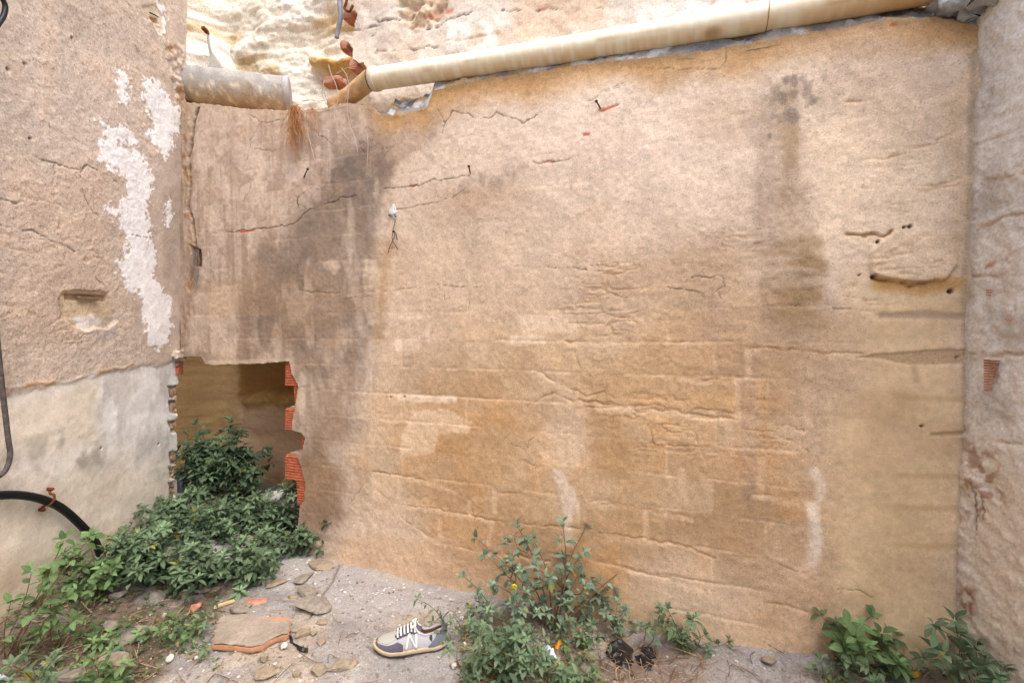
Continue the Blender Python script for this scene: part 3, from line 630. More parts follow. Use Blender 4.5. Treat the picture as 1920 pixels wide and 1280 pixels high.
for i, (ya, yb, xl) in enumerate(rows):
    p0 = S.uv([(xl, ya)])[0]; p1 = S.uv([(xl, yb)])[0]; q = S.uv([(xl+62, ya)])[0]
    V, F = hollow_brick((p0[0]+q[0])/2, (p0[1]+p1[1])/2, q[0]-p0[0], p0[1]-p1[1], .09, -.016-.004*(i % 2), 9, .006*(-1)**i)
    part('brick', V, F, wall_root, M_BRICK, None, False)
    if i:
        a, b = S.uv([(xl+8, ya-1.5)])[0], S.uv([(xl+60, ya-1.5)])[0]
        V, F = boxm(S.O+(a[0]+b[0])/2*S.U+a[1]*UP-.062*S.N, (b[0]-a[0], .07, .010), np.stack([S.U, -S.N, UP], 1)); part('mortar_joint', V, F, wall_root, mat_plain('bed_mortar', (170, 156, 140), .95, .2, 60, .5) if i == 1 else bpy.data.materials['bed_mortar'], None, False)

# ------------------------------------------------------------------ masonry set back above the ledge
OFF2 = -0.125
up = Sheet(B1+back.N*OFF2, BU, UP, -.35, 2.6, 2.2, 3.35, .007, 5); up.N = back.N.copy()
S2 = up; u, v = S2.u, S2.v
up_root = root('upper_masonry_wall', B1+back.N*OFF2+UP*2.2+BU*.2, 'flaking pale masonry wall set back above the drainpipe', 'wall')
wu, wv = S2.warp(.02, 16.)
S2.keep = inside(u+wu, v+wv, S2.uv([(652, -260), (656, -60), (655, 22), (668, 30), (660, 60), (648, 78), (658, 92), (662, 108), (684, 122), (692, 140), (690, 168), (700, 260), (2200, 200), (2200, -600), (652, -600)]))
n1 = fbm(u*4, v*4, 4, 1); n2 = fbm(u*14, v*14, 4, 2)
S2.col[:] = (214, 200, 184)
S2.tint(sstep(.45, .65, n1), (196, 174, 152), .7)
wh = S2.poly([(690, 150), (840, 70), (1000, 40), (1000, 110), (800, 170)], .06, .1, 5); S2.tint(wh*sstep(.4, .6, n2), (236, 230, 222), .85)
wh = S2.poly([(1060, 60), (1260, 15), (1420, 0), (1420, 60), (1060, 120)], .05, .09, 6); S2.tint(wh*sstep(.4, .58, n2), (238, 232, 226), .85)
S2.tint(S2.poly([(960, -20), (1140, -20), (1130, 60), (970, 70)], .03, .04, 6), (210, 180, 152), .7)
S2.disp += (n1-.5)*.03+(n2-.5)*.014+(fbm(u*50, v*50, 2, 3)-.5)*.004
rub = S2.poly([(740, -10), (840, -10), (830, 40), (770, 60), (750, 30)], .02, .03, 9); S2.disp += rub*(fbm(u*24, v*24, 3, 4)-.65)*.08; S2.tint(rub*n2, (176, 140, 104), .8)
for c in [[(690, 38), (760, 35), (775, 20)], [(700, 95), (745, 98), (800, 92), (860, 80)], [(655, 60), (720, 40)], [(940, 20), (1040, 12), (1130, 15)], [(800, 55), (880, 22)], [(700, 62), (690, 70)]]: S2.crack(c, .005, .012, .5, .02, 18)
for c in [[(640, 2), (900, -14), (1300, -60)], [(700, 98), (900, 70), (1100, 40)]]: S2.course(c, .007, (222, 204, 180), .4, .008)
for q in [[(795, 30), (850, 16), (848, 24), (800, 36)], [(1010, 14), (1024, 12), (1020, 18)]]: S2.tint(S2.poly(q, .008, .008, 20), (196, 116, 90), .8)
S2.build('render_coat', M_SOFT, up_root, .05, (196, 160, 124))
def rough_box(c, s, R, seed, k=.12, sub=3):
    """box with broken edges: subdivided grid box pushed about by noise"""
    r = random.Random(seed); V = []; F = []; n = sub; key = {}
    def vid(x, y, z):
        q = (x, y, z)
        if q not in key:
            key[q] = len(V); p = np.array([x/n-.5, y/n-.5, z/n-.5])
            edge = sum(abs(abs(t)-.5) < 1e-6 for t in p); m = 1-(.10 if edge == 3 else .045 if edge == 2 else 0)*r.uniform(.4, 1.8)
            p = p*m*np.array(s)+np.array([r.uniform(-1, 1) for _ in range(3)])*min(s)*k*.4; V.append(np.array(R) @ p+np.array(c))
        return key[q]
    for i in range(n):
        for j in range(n):
            F += [(vid(i, j, 0), vid(i, j+1, 0), vid(i+1, j+1, 0), vid(i+1, j, 0)), (vid(i, j, n), vid(i+1, j, n), vid(i+1, j+1, n), vid(i, j+1, n)),
                  (vid(i, 0, j), vid(i+1, 0, j), vid(i+1, 0, j+1), vid(i, 0, j+1)), (vid(i, n, j), vid(i, n, j+1), vid(i+1, n, j+1), vid(i+1, n, j)),
                  (vid(0, i, j), vid(0, i, j+1), vid(0, i+1, j+1), vid(0, i+1, j)), (vid(n, i, j), vid(n, i+1, j), vid(n, i+1, j+1), vid(n, i, j+1))]
    return np.array(V), F
WR = np.stack([BU, -back.N, UP], 1)
for (x, y, w, h, off, sd) in [(664, 36, .09, .036, -.035, 1), (652, 92, .04, .045, -.005, 2), (672, 126, .055, .06, -.022, 3), (640, 160, .07, .03, -.12, 4)]:
    c = S2.pt(x, y, off-.03); V, F = rough_box(c, (w, .09, h), WR, sd); part('brick', V, F, up_root, M_BRICK_OLD, None, False)

# ------------------------------------------------------------------ left wall
Lw = Sheet(LB, LDIR, LA-LB, -0.03, 4.2, -0.25, 3.7, .005, 6, dense=1.22)
if Lw.N[0] < 0: Lw.N = -Lw.N
S3 = Lw; u, v = S3.u, S3.v
vis = u < 1.6
lw_root = root('limewashed_side_wall', LB*np.array([1, 1, 0]), 'pebbly beige side wall with white peeling paint and limewashed foot', 'wall')
wu, wv = S3.warp(.012, 26.)
nich = S3.uv([(336, 700)])[0]
edge_u = np.where((v < nich[1]) & (v > -.1), .012+.012*(fbm(v*60, v*0, 3, 2)-.3), 0.0)+np.where(v > S3.uv([(340, 180)])[0, 1], .004+.02*(fbm(v*20, v*0+3, 3, 3)-.3), 0)
S3.keep = u > edge_u-.004
n1 = fbm(u*2.2, v*2.2, 4, 1); n2 = fbm(u*9, v*9, 4, 2); n3 = fbm(u*40, v*40, 3, 3)
S3.col[:] = (206, 189, 172); S3.tint(sstep(.42, .68, n1), (214, 196, 180), .7); S3.tint(sstep(.5, .75, n2), (202, 178, 154), .4)
# smoother mauve strip by the corner
sm = S3.poly([(330, 60), (345, 60), (345, 690), (300, 690), (235, 560), (250, 420), (300, 300), (310, 180)], .05, .04, 6); S3.tint(sm, (200, 182, 166), .8); S3.alpha -= .5*sm
S3.tint(S3.poly([(310, 270), (336, 270), (336, 560), (300, 560)], .03, .03, 8)*sstep(.35, .7, n2), (162, 144, 132), .5)
S3.tint(S3.poly([(0, 300), (200, 320), (230, 560), (120, 680), (0, 700)], .2, .1, 4), (208, 182, 156), .5)
bumpy = 1-sm
# limewash foot
foot = S3.poly([(-900, 900), (-300, 800), (0, 742), (60, 728), (140, 718), (200, 700), (260, 690), (345, 672), (345, 1300), (-900, 1800)], .014, .035, 12)
S3.tint(foot, (248, 243, 236), .95); S3.tint(foot*S3.poly([(-400, 800), (0, 750), (185, 715), (190, 830), (120, 860), (60, 850), (-400, 900)], .05, .04, 6), (238, 224, 200), .8)
S3.tint(foot*S3.poly([(-500, 900), (330, 860), (345, 1300), (-600, 1500)], .12, .08, 5), (230, 214, 190), .75)
S3.tint(foot*S3.poly([(-300, 860), (30, 840), (130, 790), (170, 830), (190, 880), (100, 900), (-300, 960)], .06, .05, 7)*sstep(.4, .62, n2), (160, 151, 136), .6)
S3.tint(foot*S3.poly([(180, 700), (330, 690), (330, 860), (190, 880)], .05, .05, 7)*sstep(.42, .66, fbm(u*14, v*5, 4, 4)), (200, 192, 184), .6)
S3.tint(foot*S3.poly([(120, 800), (190, 800), (190, 880), (110, 880)], .03, .03, 9)*sstep(.4, .6, n2), (156, 148, 134), .55)
S3.tint(foot*S3.poly([(-100, 1100), (330, 960), (330, 1200), (-200, 1400)], .1, .06, 6), (208, 180, 144), .5)
S3.tint(foot*S3.poly([(60, 1150), (140, 1080), (200, 1020), (240, 1100), (80, 1250)], .06, .04, 6), (176, 154, 132), .6)
S3.alpha -= .62*foot; S3.disp -= foot*.006
S3.tint(S3.poly([(0, 690), (22, 690), (24, 720), (0, 730)], .012, .012, 12), (190, 172, 150), .8)
S3.tint(S3.poly([(-10, 730), (20, 728), (20, 742), (-10, 746)], .012, .012, 12), (176, 150, 122), .8)
# peeling white paint
fl_ = fbm(u*70, v*70, 3, 2); wp = np.zeros_like(u); tear = (fbm(u*34, v*34, 4, 5)-.5)
for q in [[(222, 138), (240, 130), (242, 180), (230, 190), (222, 165)], [(275, 150), (300, 158), (318, 190), (334, 205), (335, 240), (318, 252), (325, 270), (312, 300), (304, 285), (290, 270), (280, 255), (292, 240), (280, 200), (272, 185)],
          [(188, 232), (200, 245), (232, 238), (255, 262), (238, 270), (215, 270), (196, 252)], [(182, 276), (196, 262), (214, 262), (240, 285), (262, 290), (280, 318), (284, 350), (278, 372), (268, 388), (284, 420), (278, 440), (274, 465), (290, 460), (294, 490), (288, 520), (300, 540), (318, 560), (322, 600), (316, 640), (300, 652), (282, 650), (272, 600), (262, 540), (230, 520), (226, 495), (240, 470), (238, 440), (225, 412), (200, 395), (232, 390), (240, 360), (232, 330), (210, 315), (188, 300)],
          [(222, 490), (260, 470), (292, 470), (285, 540), (240, 545)], [(316, 370), (320, 380), (322, 410), (316, 425), (313, 400)], [(296, 10), (305, 20), (308, 62), (300, 60), (296, 40)]]:
    P = S3.uv(q); b = S3.box(P, .06); w1, w2 = S3.warp(.012, 20.)
    uu = u[b]+w1[b]; vv = v[b]+w2[b]; d = seg_dist(uu, vv, P, True)*np.where(inside(uu, vv, P), 1, -1)+tear[b]*.075+(fl_[b]-.5)*.085+.008; m = np.zeros_like(u); m[b] = sstep(-.006, .007, d); wp = np.maximum(wp, m)
pass
S3.tint(wp, (250, 248, 246), .96); S3.disp += wp*.0022; S3.alpha -= wp*.55*bumpy
# lost patch holding the timber strip
lp = S3.poly([(112, 560), (122, 545), (205, 546), (212, 570), (222, 600), (205, 615), (160, 618), (140, 608), (115, 595)], .006, .014, 16); S3.tint(lp, (204, 182, 150), .9); S3.disp -= lp*.012; S3.alpha -= lp*.4
S3.tint(lp*S3.poly([(135, 595), (175, 590), (200, 605), (160, 620)], .012, .012, 18), (236, 230, 222), .9); S3.tint(S3.poly([(165, 600), (222, 590), (225, 630), (185, 640)], .02, .02, 12), (180, 168, 160), .5)
S3.tint(S3.poly([(100, 560), (115, 560), (120, 600), (105, 600)], .02, .02, 12), (160, 142, 124), .5)
m = S3.poly([(127, 550), (204, 554), (203, 566), (127, 562)], .003, .002, 20); S3.disp -= m*.010; S3.tint(m, (140, 112, 84), .7)
lp = S3.poly([(268, 12), (290, 8), (306, 30), (308, 62), (300, 66), (286, 40), (268, 32)], .005, .012, 20); S3.tint(lp, (222, 204, 180), .85); S3.disp -= lp*.006
m = S3.poly([(284, 32), (298, 36), (300, 46), (288, 42)], .004, .004, 20); S3.tint(m, (176, 138, 92), .8); S3.disp -= m*.012
for c, w in [([(0, 262), (60, 290), (100, 308), (148, 320), (165, 312), (200, 330), (232, 345)], .004), ([(148, 352), (160, 372), (176, 400), (200, 422)], .003), ([(0, 425), (60, 432), (140, 470)], .004), ([(0, 375), (50, 380)], .004), ([(180, 520), (195, 535)], .004), ([(75, 165), (80, 205), (90, 240)], .003), ([(255, 85), (262, 100)], .004), ([(100, 310), (98, 350)], .002), ([(148, 320), (147, 355)], .002), ([(30, 668), (50, 670)], .006), ([(225, 440), (290, 445)], .002)]:
    S3.crack(c, w, .008, .45)
S3.disp += (n1-.5)*.02+(n2-.5)*.006+(n3-.5)*.0035*(1-.7*foot)*(1-.5*sm)+(fbm(u*95, v*95, 2, 6)-.5)*.003*(1-.8*foot)*(1-.6*sm)
ero = S3.poly([(0, 340), (150, 360), (230, 480), (220, 640), (0, 690)], .15, .1, 5)
rid = 1-np.abs(fbm(u*8+fbm(u*12, v*12, 3, 2), v*18, 4, 4)*2-1); rid = sstep(.90, .985, rid)*sstep(.42, .6, n2); S3.disp -= ero*rid*.0028*(1-foot); S3.tint(ero*rid*(1-foot), (160, 126, 96), .35)
# lip where render ends over the limewash
m = S3.line([(0, 728), (60, 722), (140, 712), (200, 694), (250, 686)], .007, .006, .02, 16); S3.disp += m*.003; S3.tint(m*sstep(.4, .6, n2), (170, 122, 74), .5)
# hollow brick showing on the jamb
for yy in (735, 762, 800, 858, 885, 915):
    m = S3.poly([(318, yy-10), (336, yy-14), (338, yy+14), (322, yy+10)], .006, .012, 26); S3.disp -= m*(.008+.016*(fbm(u*70, v*70, 2, 4) > .5)); S3.tint(m, (176, 146, 116), .85)
for x, y, r in [(46, 120, 2.5), (57, 260, 2.5), (139, 72, 2), (300, 832, 1.5), (191, 840, 3), (15, 130, 2)]:
    c = S3.uv([(x, y)])[0]; m = 1-sstep(.004, .008, np.hypot(u-c[0], v-c[1])); S3.disp -= m*.01; S3.tint(m, (70, 54, 44), .8)
# crumbling edge near the concrete pipe
m = S3.poly([(310, 90), (345, 80), (345, 200), (330, 190)], .02, .02, 14); S3.disp += m*(fbm(u*30, v*30, 3, 5)-.5)*.04; S3.tint(m*sstep(.5, .65, n2), (158, 122, 88), .7)
S3.col *= (.93+.14*n2)[..., None]; S3.col *= (.94+.12*n3)[..., None]
S3.alpha = np.clip(S3.alpha, .22, 1)
# coarser far half (behind the camera)
S3.build('render_coat', M_LEFT, lw_root, .10, (176, 150, 122))
# unseen wall added behind the viewer to weaken light low on the walls
qa, qb = np.array([-1.72, -2.0, -.2]), np.array([1.62, -2.0, -.2]); nx, nz = 60, 56
RX, RZ = np.meshgrid(np.linspace(qa[0], qb[0], nx), np.linspace(-.2, 2.5, nz)); RY = -2.0+(fbm(RX*2, RZ*2, 3, 2)-.5)*.05
ii = np.arange(nx*nz).reshape(nz, nx); rf = np.stack([ii[:-1, 1:], ii[:-1, :-1], ii[1:, :-1], ii[1:, 1:]], -1).reshape(-1, 4)
rcl = np.ones(RX.shape+(4,)); rcl[..., :3] = lin(np.array((196, 188, 178.))*(.85+.3*fbm(RX*3, RZ*3, 4, 3)[..., None]))
part('unseen_shade_wall', np.stack([RX, RY, RZ], -1).reshape(-1, 3), rf, lw_root, M_LEFT, rcl.reshape(-1, 4))
LR = np.stack([LDIR, -Lw.N*-1, Lw.V], 1)
V, F = rough_box(Lw.pt(165, 560, -.004), (.115, .012, .014), np.stack([LDIR, Lw.N, nrm(Lw.V+LDIR*.05)], 1), 5, .15, 4); o = part('timber_strip', V, F, lw_root, mat_plain('grey_timber', (128, 108, 84), .9, .25, 30, .5), None, False); tag(o, 'short grey timber strip set in the lost patch')
V, F = rough_box(Lw.pt(330, 694, -.02), (.05, .06, .05), np.stack([LDIR, Lw.N, Lw.V], 1), 6); part('brick', V, F, lw_root, M_BRICK, None, False)
V, F = rough_box(Lw.pt(331, 682, -.016), (.06, .05, .03), np.stack([LDIR, Lw.N, Lw.V], 1), 8); part('brick', V, F, lw_root, M_BRICK_OLD, None, False)
V, F = rough_box(Lw.pt(331, 665, .0), (.085, .06, .05), np.stack([LDIR, Lw.N, Lw.V], 1), 9, .35, 5); part('plaster_lump', V, F, lw_root, mat_plain('loose_plaster', (206, 190, 170), .95, .15, 40, .8), None)
# ------------------------------------------------------------------ right wall
Rw = Sheet(RB, RDIR, RA-RB, -0.02, 0.95, -0.3, 2.40, .005, 2, dense=.42)
if Rw.N[0] > 0: Rw.N = -Rw.N
S4 = Rw; u, v = S4.u, S4.v
rw_root = root('rough_grey_wall', RB*np.array([1, 1, 0]), 'rough grey mortar wall at the right edge with red brick showing', 'wall')
n1 = fbm(u*3, v*3, 4, 1); n2 = fbm(u*11, v*11, 4, 2); n3 = fbm(u*36, v*36, 3, 3)
S4.col[:] = (228, 220, 207); S4.tint(sstep(.42, .62, n1), (210, 203, 191), .8); S4.tint(sstep(.55, .75, n2), (210, 196, 176), .6)
S4.tint(1-sstep(.0, .03, u+(n2-.5)*.04), (170, 154, 134), .5)
S4.tint(S4.poly([(1800, 820), (2000, 900), (2000, 1400), (1780, 1400)], .15, .08, 5), (222, 204, 180), .8)
for q in [[(1835, 330), (1870, 300), (1880, 380), (1840, 400)], [(1830, 230), (1850, 130), (1870, 200)], [(1850, 560), (1920, 600), (1920, 660), (1850, 640)], [(1840, 720), (1900, 740), (1890, 800), (1840, 790)]]: S4.tint(S4.poly(q, .03, .03, 9), (172, 160, 146), .5)
S4.disp += (n1-.5)*.006+(n2-.5)*.010+(n3-.5)*.012+(fbm(u*80, v*80, 2, 5)-.5)*.004
for c in [[(1820, 665), (1870, 668), (1930, 660)], [(1820, 520), (1870, 518), (1930, 515)], [(1830, 430), (1880, 410), (1940, 400)], [(1820, 815), (1870, 825), (1930, 835)], [(1830, 270), (1880, 255), (1940, 230)], [(1830, 340), (1880, 335), (1940, 315)]]: S4.course(c, .010, (196, 178, 154), .3, .010)
rm = S4.poly([(1810, 830), (1860, 850), (1880, 950), (1840, 980), (1810, 960)], .03, .03, 10); S4.disp += rm*(fbm(u*26, v*26, 3, 6)-.6)*.03; S4.tint(rm*sstep(.45, .6, n3), (140, 100, 76), .6)
S4.tint(S4.poly([(1800, 1090), (1835, 1100), (1830, 1150), (1795, 1150)], .02, .02, 12)*sstep(.4, .55, n3), (130, 92, 70), .7)
for c in [[(1838, 910), (1836, 940), (1845, 970)], [(1822, 905), (1828, 1000)]]: S4.crack(c, .004, .008, .5)
for q in [[(1846, 497), (1866, 488), (1866, 500), (1848, 505)], [(1880, 600), (1900, 596), (1898, 602)], [(1868, 870), (1876, 872), (1872, 880)]]: S4.tint(S4.poly(q, .006, .006, 20), (190, 122, 96), .7)
S4.build('render_coat', M_SOFT, rw_root, .03)
# fluted brick faces showing through
for (x0, y0, x1, y1, k) in [(1848, 676, 1872, 736, 12), (1852, 544, 1857, 558, 3)]:
    for i in range(k):
        ya = y0+(y1-y0)*i/k; xr = x1-(x1-x0)*.75*(i/k)**.8; p = Rw.pt((x0+xr)/2, ya, .014); wd = abs(np.dot(Rw.pt(xr, ya)-Rw.pt(x0, ya), RDIR))
        V, F = boxm(p, (max(wd, .004), .012, .0055), np.stack([RDIR, Rw.N, Rw.V], 1)); part('brick_rib', V, F, rw_root, M_BRICK_OLD, None, False)
# lumps of concrete where the ledge meets the right wall
for i, (x, y, s) in enumerate([(1792, 8, .10), (1828, 26, .08), (1862, 4, .12), (1890, -10, .1)]):
    c = bw(min(x, 1838), y, -.02)+RDIR*max(0, (x-1838)/500.); V, F = rough_box(c, (s*1.3, s, s*.8), WR, 20+i, .4, 5)
    part('concrete_lump', V, F, rw_root, mat_plain('blue_grey_concrete', (128, 128, 130), .95, .2, 30, .8, .2, 0, (186, 182, 172), .006) if i == 0 else bpy.data.materials['blue_grey_concrete'], None)

# ------------------------------------------------------------------ pipes
def tube_col(path, rad, seg, fn, ring=None):
    V, F = tube(path, rad, seg, True); n = len(path); C = np.zeros((len(V), 4)); C[:, 3] = .4
    for i in range(n):
        for k in range(seg):
            C[i*seg+k, :3] = lin(fn(i/(n-1), V[i*seg+k], k))
    return V, F, C
pA, pB = bw(700, 149, -.012), bw(1815, -36, -.012)
PIPE_R = .052
dp = root('white_drainpipe', pA, 'long white plastic drainpipe sloping along the top of the stained wall', 'pipe')
pdir = nrm(pB-pA); side = nrm(np.cross(pdir, UP)); pup = np.cross(side, pdir)
path = [pA+(pB-pA)*t+UP*(-.012*math.sin(math.pi*t)) for t in np.linspace(0, 1, 260)]
ringn = np.random.RandomState(5)
rg = np.convolve(ringn.rand(300), np.ones(2)/2, 'same')
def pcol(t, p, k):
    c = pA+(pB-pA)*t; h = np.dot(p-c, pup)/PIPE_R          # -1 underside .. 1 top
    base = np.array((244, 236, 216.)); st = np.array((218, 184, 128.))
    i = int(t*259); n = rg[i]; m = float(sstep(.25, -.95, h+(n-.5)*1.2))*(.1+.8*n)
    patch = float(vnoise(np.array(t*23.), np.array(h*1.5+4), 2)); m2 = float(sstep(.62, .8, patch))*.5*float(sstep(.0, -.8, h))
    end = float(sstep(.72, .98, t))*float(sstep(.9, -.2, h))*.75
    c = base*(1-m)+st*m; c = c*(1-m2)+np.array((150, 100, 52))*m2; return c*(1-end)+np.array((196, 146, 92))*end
M_PIPE = mat_attr('aged_white_plastic', 40, .03, .05, .001, .42, speck=0.02)
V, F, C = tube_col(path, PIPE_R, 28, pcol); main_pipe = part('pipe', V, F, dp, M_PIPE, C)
V, F = tube([pA-pdir*.004, pA-pdir*.002, pA+pdir*.022, pA+pdir*.026], [PIPE_R+.002, PIPE_R+.006, PIPE_R+.006, PIPE_R+.001], 28); jcol = part('joint_collar', V, F, dp, mat_plain('collar_plastic', (214, 200, 174), .5, .1, 30))
V, F = tube([pA-pdir*.010, pA-pdir*.004], [PIPE_R+.003, PIPE_R+.003], 28); part('seal_ring', V, F, jcol, M_IRON)
c = bw(1437, 24, -.012); c = pA+pdir*np.dot(c-pA, pdir); V, F = tube([c-UP*.01, c-UP*.01+pdir*.003], [PIPE_R+.0015]*2, 28); part('seam_band', V, F, main_pipe, mat_plain('seam_stain', (168, 120, 66), .7, .2, 40))
el = bw(626, 198, -.13); ep = smooth_path([pA+pdir*.01, pA-pdir*.02, pA*.5+el*.5-UP*.004, el], 20)
def ecol(t, p, k): return np.array((204, 170, 126.))*(.85+.3*float(vnoise(np.array(p[0]*60), np.array(p[2]*60), 3)))
V, F, C = tube_col(ep, np.linspace(.050, .042, 20), 24, ecol); o = part('elbow', V, F, dp, M_PIPE, C); tag(o, 'short brown stained end section bent down to the left')
# grey concrete pipe
cA, cB = bw(330, 158, -.04), at(543, 179, 3.08)
cp = root('concrete_pipe', cA, 'stubby grey concrete pipe lying on the ledge beside the rock', 'pipe')
path = [cA+(cB-cA)*t for t in np.linspace(0, 1, 46)]
def ccol(t, p, k):
    c = cA+(cB-cA)*t; h = (p-c)[2]/.115; n = float(fbm(np.array(t*14.), np.array(k*.35), 3, 2)); n2 = float(fbm(np.array(t*40.), np.array(k*.9), 2, 3))
    b = np.array((158, 154, 148.)); m = float(sstep(.1, -.7, h+(n-.5)*1.4)); b = b*(1-m)+np.array((172, 156, 134.))*m
    m = float(sstep(.66, .72, n2))*.7; b = b*(1-m)+np.array((222, 206, 180.))*m
    return b*(.85+.3*n)
V, F, C = tube_col(path, np.linspace(.116, .110, 46), 30, ccol)
V += (np.array([fbm(V[:, 0]*30, V[:, 2]*30+V[:, 1]*20, 3, 2)]).T-.5)*.016
C[:, 3] = 1; brl = part('pipe_barrel', V, F, cp, M_SOFT, C)
V, F = tube([cB-nrm(cB-cA)*.034, cB+nrm(cB-cA)*.006, cB+nrm(cB-cA)*.008], [.1125, .1115, .095], 30); part('pipe_rim', V, F, brl, mat_plain('rim_concrete', (172, 168, 166), .95, .15, 40, .6))
# white plaster wedge on the rock with rusty stub
pw = rock.pt(405, 140, -.56)
def rk(px, py, off=0): return at(px, py, 3.02+off)
wg = root('plaster_wedge', rk(405, 140), 'tall white plaster wedge stuck on the rock above the concrete pipe', 'plaster')
out = [(388, 142), (389, 128), (394, 116), (392, 100), (388, 78), (389, 60), (394, 62), (402, 74), (408, 82), (409, 92), (418, 108), (425, 126), (428, 136), (427, 142)]
fr = np.array([rk(x, y) for x, y in out]); bk = fr+np.array([0.02, .10, 0]); cen = fr.mean(0)+np.array([0, -.035, 0]); n = len(out)
V = np.vstack([fr, bk, [cen], [rk(393, 80)+np.array([0, -.015, 0])], [rk(410, 128)+np.array([0, -.04, 0])]]); F = [(i, (i+1) % n, 2*n) for i in range(n)]+[((i+1) % n, i, n+i, n+(i+1) % n) for i in range(n)]
part('wedge', V, F, wg, mat_plain('white_plaster', (208, 202, 192), .95, .08, 40, .8, .2, 0, None, .006), None, False)
V, F = rough_box(rk(385, 57, -.03), (.02, .05, .022), np.eye(3), 12, .3, 3); part('rusty_stub', V, F, wg, M_RUST, None)
# grey cable strip at the broken masonry end
gs = root('grey_cable_strip', bw(636, 75, -.12), 'grey plastic cable strip hanging beside the broken brick end', 'cable')
pth = smooth_path([bw(640, -60, -.10), bw(637, 0, -.10), bw(639, 30, -.105), bw(634, 55, -.11), bw(631, 72, -.11)], 24); V, F = tube(pth, np.linspace(.016, .012, 24), 8); V = V+0; part('strip', V, F, gs, mat_plain('grey_plastic', (140, 138, 142), .6, .2, 20))
pth = smooth_path([bw(648, -40, -.09), bw(650, 0, -.09), bw(646, 16, -.09), bw(655, 22, -.08), bw(662, 10, -.08)], 20); V, F = tube(pth, .007, 6); part('loose_wire', V, F, gs, M_RUST)
# black hose on the left wall
hp = [(-330, 1010), (-160, 945), (-60, 932), (0, 928), (40, 928), (80, 936), (115, 952), (150, 982), (178, 1015), (196, 1060), (208, 1100), (214, 1150)]
hw = [Lw.pt(x, y, .028) for x, y in hp]
bh = root('black_hose', Lw.pt(214, 1150, .03), 'thick black hose arching over the limewashed wall into the weeds', 'hose')
V, F = tube(smooth_path(hw, 70), .0165, 16); part('hose', V, F, bh, M_BLACK)
br = Lw.pt(92, 936, .03); d1 = nrm(Lw.pt(96, 924, .03)-Lw.pt(86, 950, .03))
pth = [br-d1*.042-Lw.N*.024, br-d1*.024-Lw.N*.006, br-d1*.021+Lw.N*.010, br+Lw.N*.0195, br+d1*.021+Lw.N*.010, br+d1*.024-Lw.N*.004, br+d1*.044-Lw.N*.014]
V, F = tube(smooth_path(pth, 26), .0048, 7); brk = part('bracket', V, F, bh, M_RUST)
V, F = tube([br-d1*.04-Lw.N*.02, br-d1*.04-Lw.N*.004, br-d1*.04+Lw.N*.001], [.009, .009, .004], 8); part('bracket_foot', V, F, brk, M_RUST)
V, F = tube([br+d1*.042-Lw.N*.02, br+d1*.042-Lw.N*.004, br+d1*.042+Lw.N*.003], [.008, .008, .004], 8); part('bracket_bolt', V, F, brk, M_RUST)
# thin grey-black metal pipe bent at the left edge
tp = [Lw.pt(x, y, .045) for x, y in [(-90, -420), (-60, -60), (-30, 300), (-12, 560), (0, 690), (8, 760), (15, 820), (19, 850), (14, 874), (2, 890), (-20, 898), (-70, 900)]]
o = root('bent_metal_pipe', tp[7], 'thin dark metal pipe with bent lower end at the left edge', 'pipe')
V, F = tube(smooth_path(tp, 76), .0085, 12); part('pipe_length', V, F, o, mat_plain('worn_dark_metal', (58, 54, 52), .7, .3, 50, .3, .3, 0, (110, 100, 94)))
for x, y in [(-16, 500)]:
    p = Lw.pt(x, y, .045); V, F = tube([p-Lw.N*.05, p+Lw.N*.01], .006, 8); part('wall_clip', V, F, o, M_RUST)
tp = [Lw.pt(x, y, .05) for x, y in [(-40, -420), (-20, -120), (-2, -20), (9, 8), (9, 22), (2, 38), (-20, 60), (-60, 40), (-90, -120), (-110, -420)]]
o = root('black_cable_loop', tp[5], 'loop of black cable in the top left corner', 'cable'); V, F = tube(smooth_path(tp, 60), .008, 10); part('cable', V, F, o, M_BLACK)
# black pipe and pale pipe end inside the hollow
o = root('black_pipe_in_hollow', bw(343, 960, -.2), 'short black pipe standing inside the dark hollow behind the weeds', 'pipe'); V, F = tube([bw(343, 1000, -.17), bw(342, 890, -.17)], .030, 16); part('pipe_length', V, F, o, M_BLACK)
o = root('pale_pipe_stub', bw(515, 930, -.12), 'pale rounded pipe stub low in the hollow by the red bricks', 'pipe'); V, F = tube([bw(500, 935, -.16), bw(505, 934, -.155), bw(545, 930, -.09)], [.03, .042, .045], 18); part('pipe_length', V, F, o, mat_plain('pale_plastic', (186, 186, 180), .6, .1, 20))

def blob(c, rad, R, seed, n1=18, n2=12, amp=1.):
    V = []; rs = random.Random(seed); ph = [rs.uniform(0, 6.28) for _ in range(6)]
    for j in range(n2+1):
        th = math.pi*j/n2
        for i in range(n1):
            a = 2*math.pi*i/n1; k = 1+amp*(.14*math.sin(2*a+ph[0])*math.sin(th)+.12*math.sin(3*a+ph[1]+2*th)+.08*math.sin(5*a+ph[2])*math.sin(3*th+ph[3])+.10*math.sin(4*th+ph[4])+rs.uniform(-.04, .04))
            V.append(np.array(R) @ (np.array([math.sin(th)*math.cos(a)*rad[0], math.sin(th)*math.sin(a)*rad[1], math.cos(th)*rad[2]])*k)+np.array(c))
    return np.array(V), [(j*n1+i, (j+1)*n1+i, (j+1)*n1+(i+1) % n1, j*n1+(i+1) % n1) for j in range(n2) for i in range(n1)]
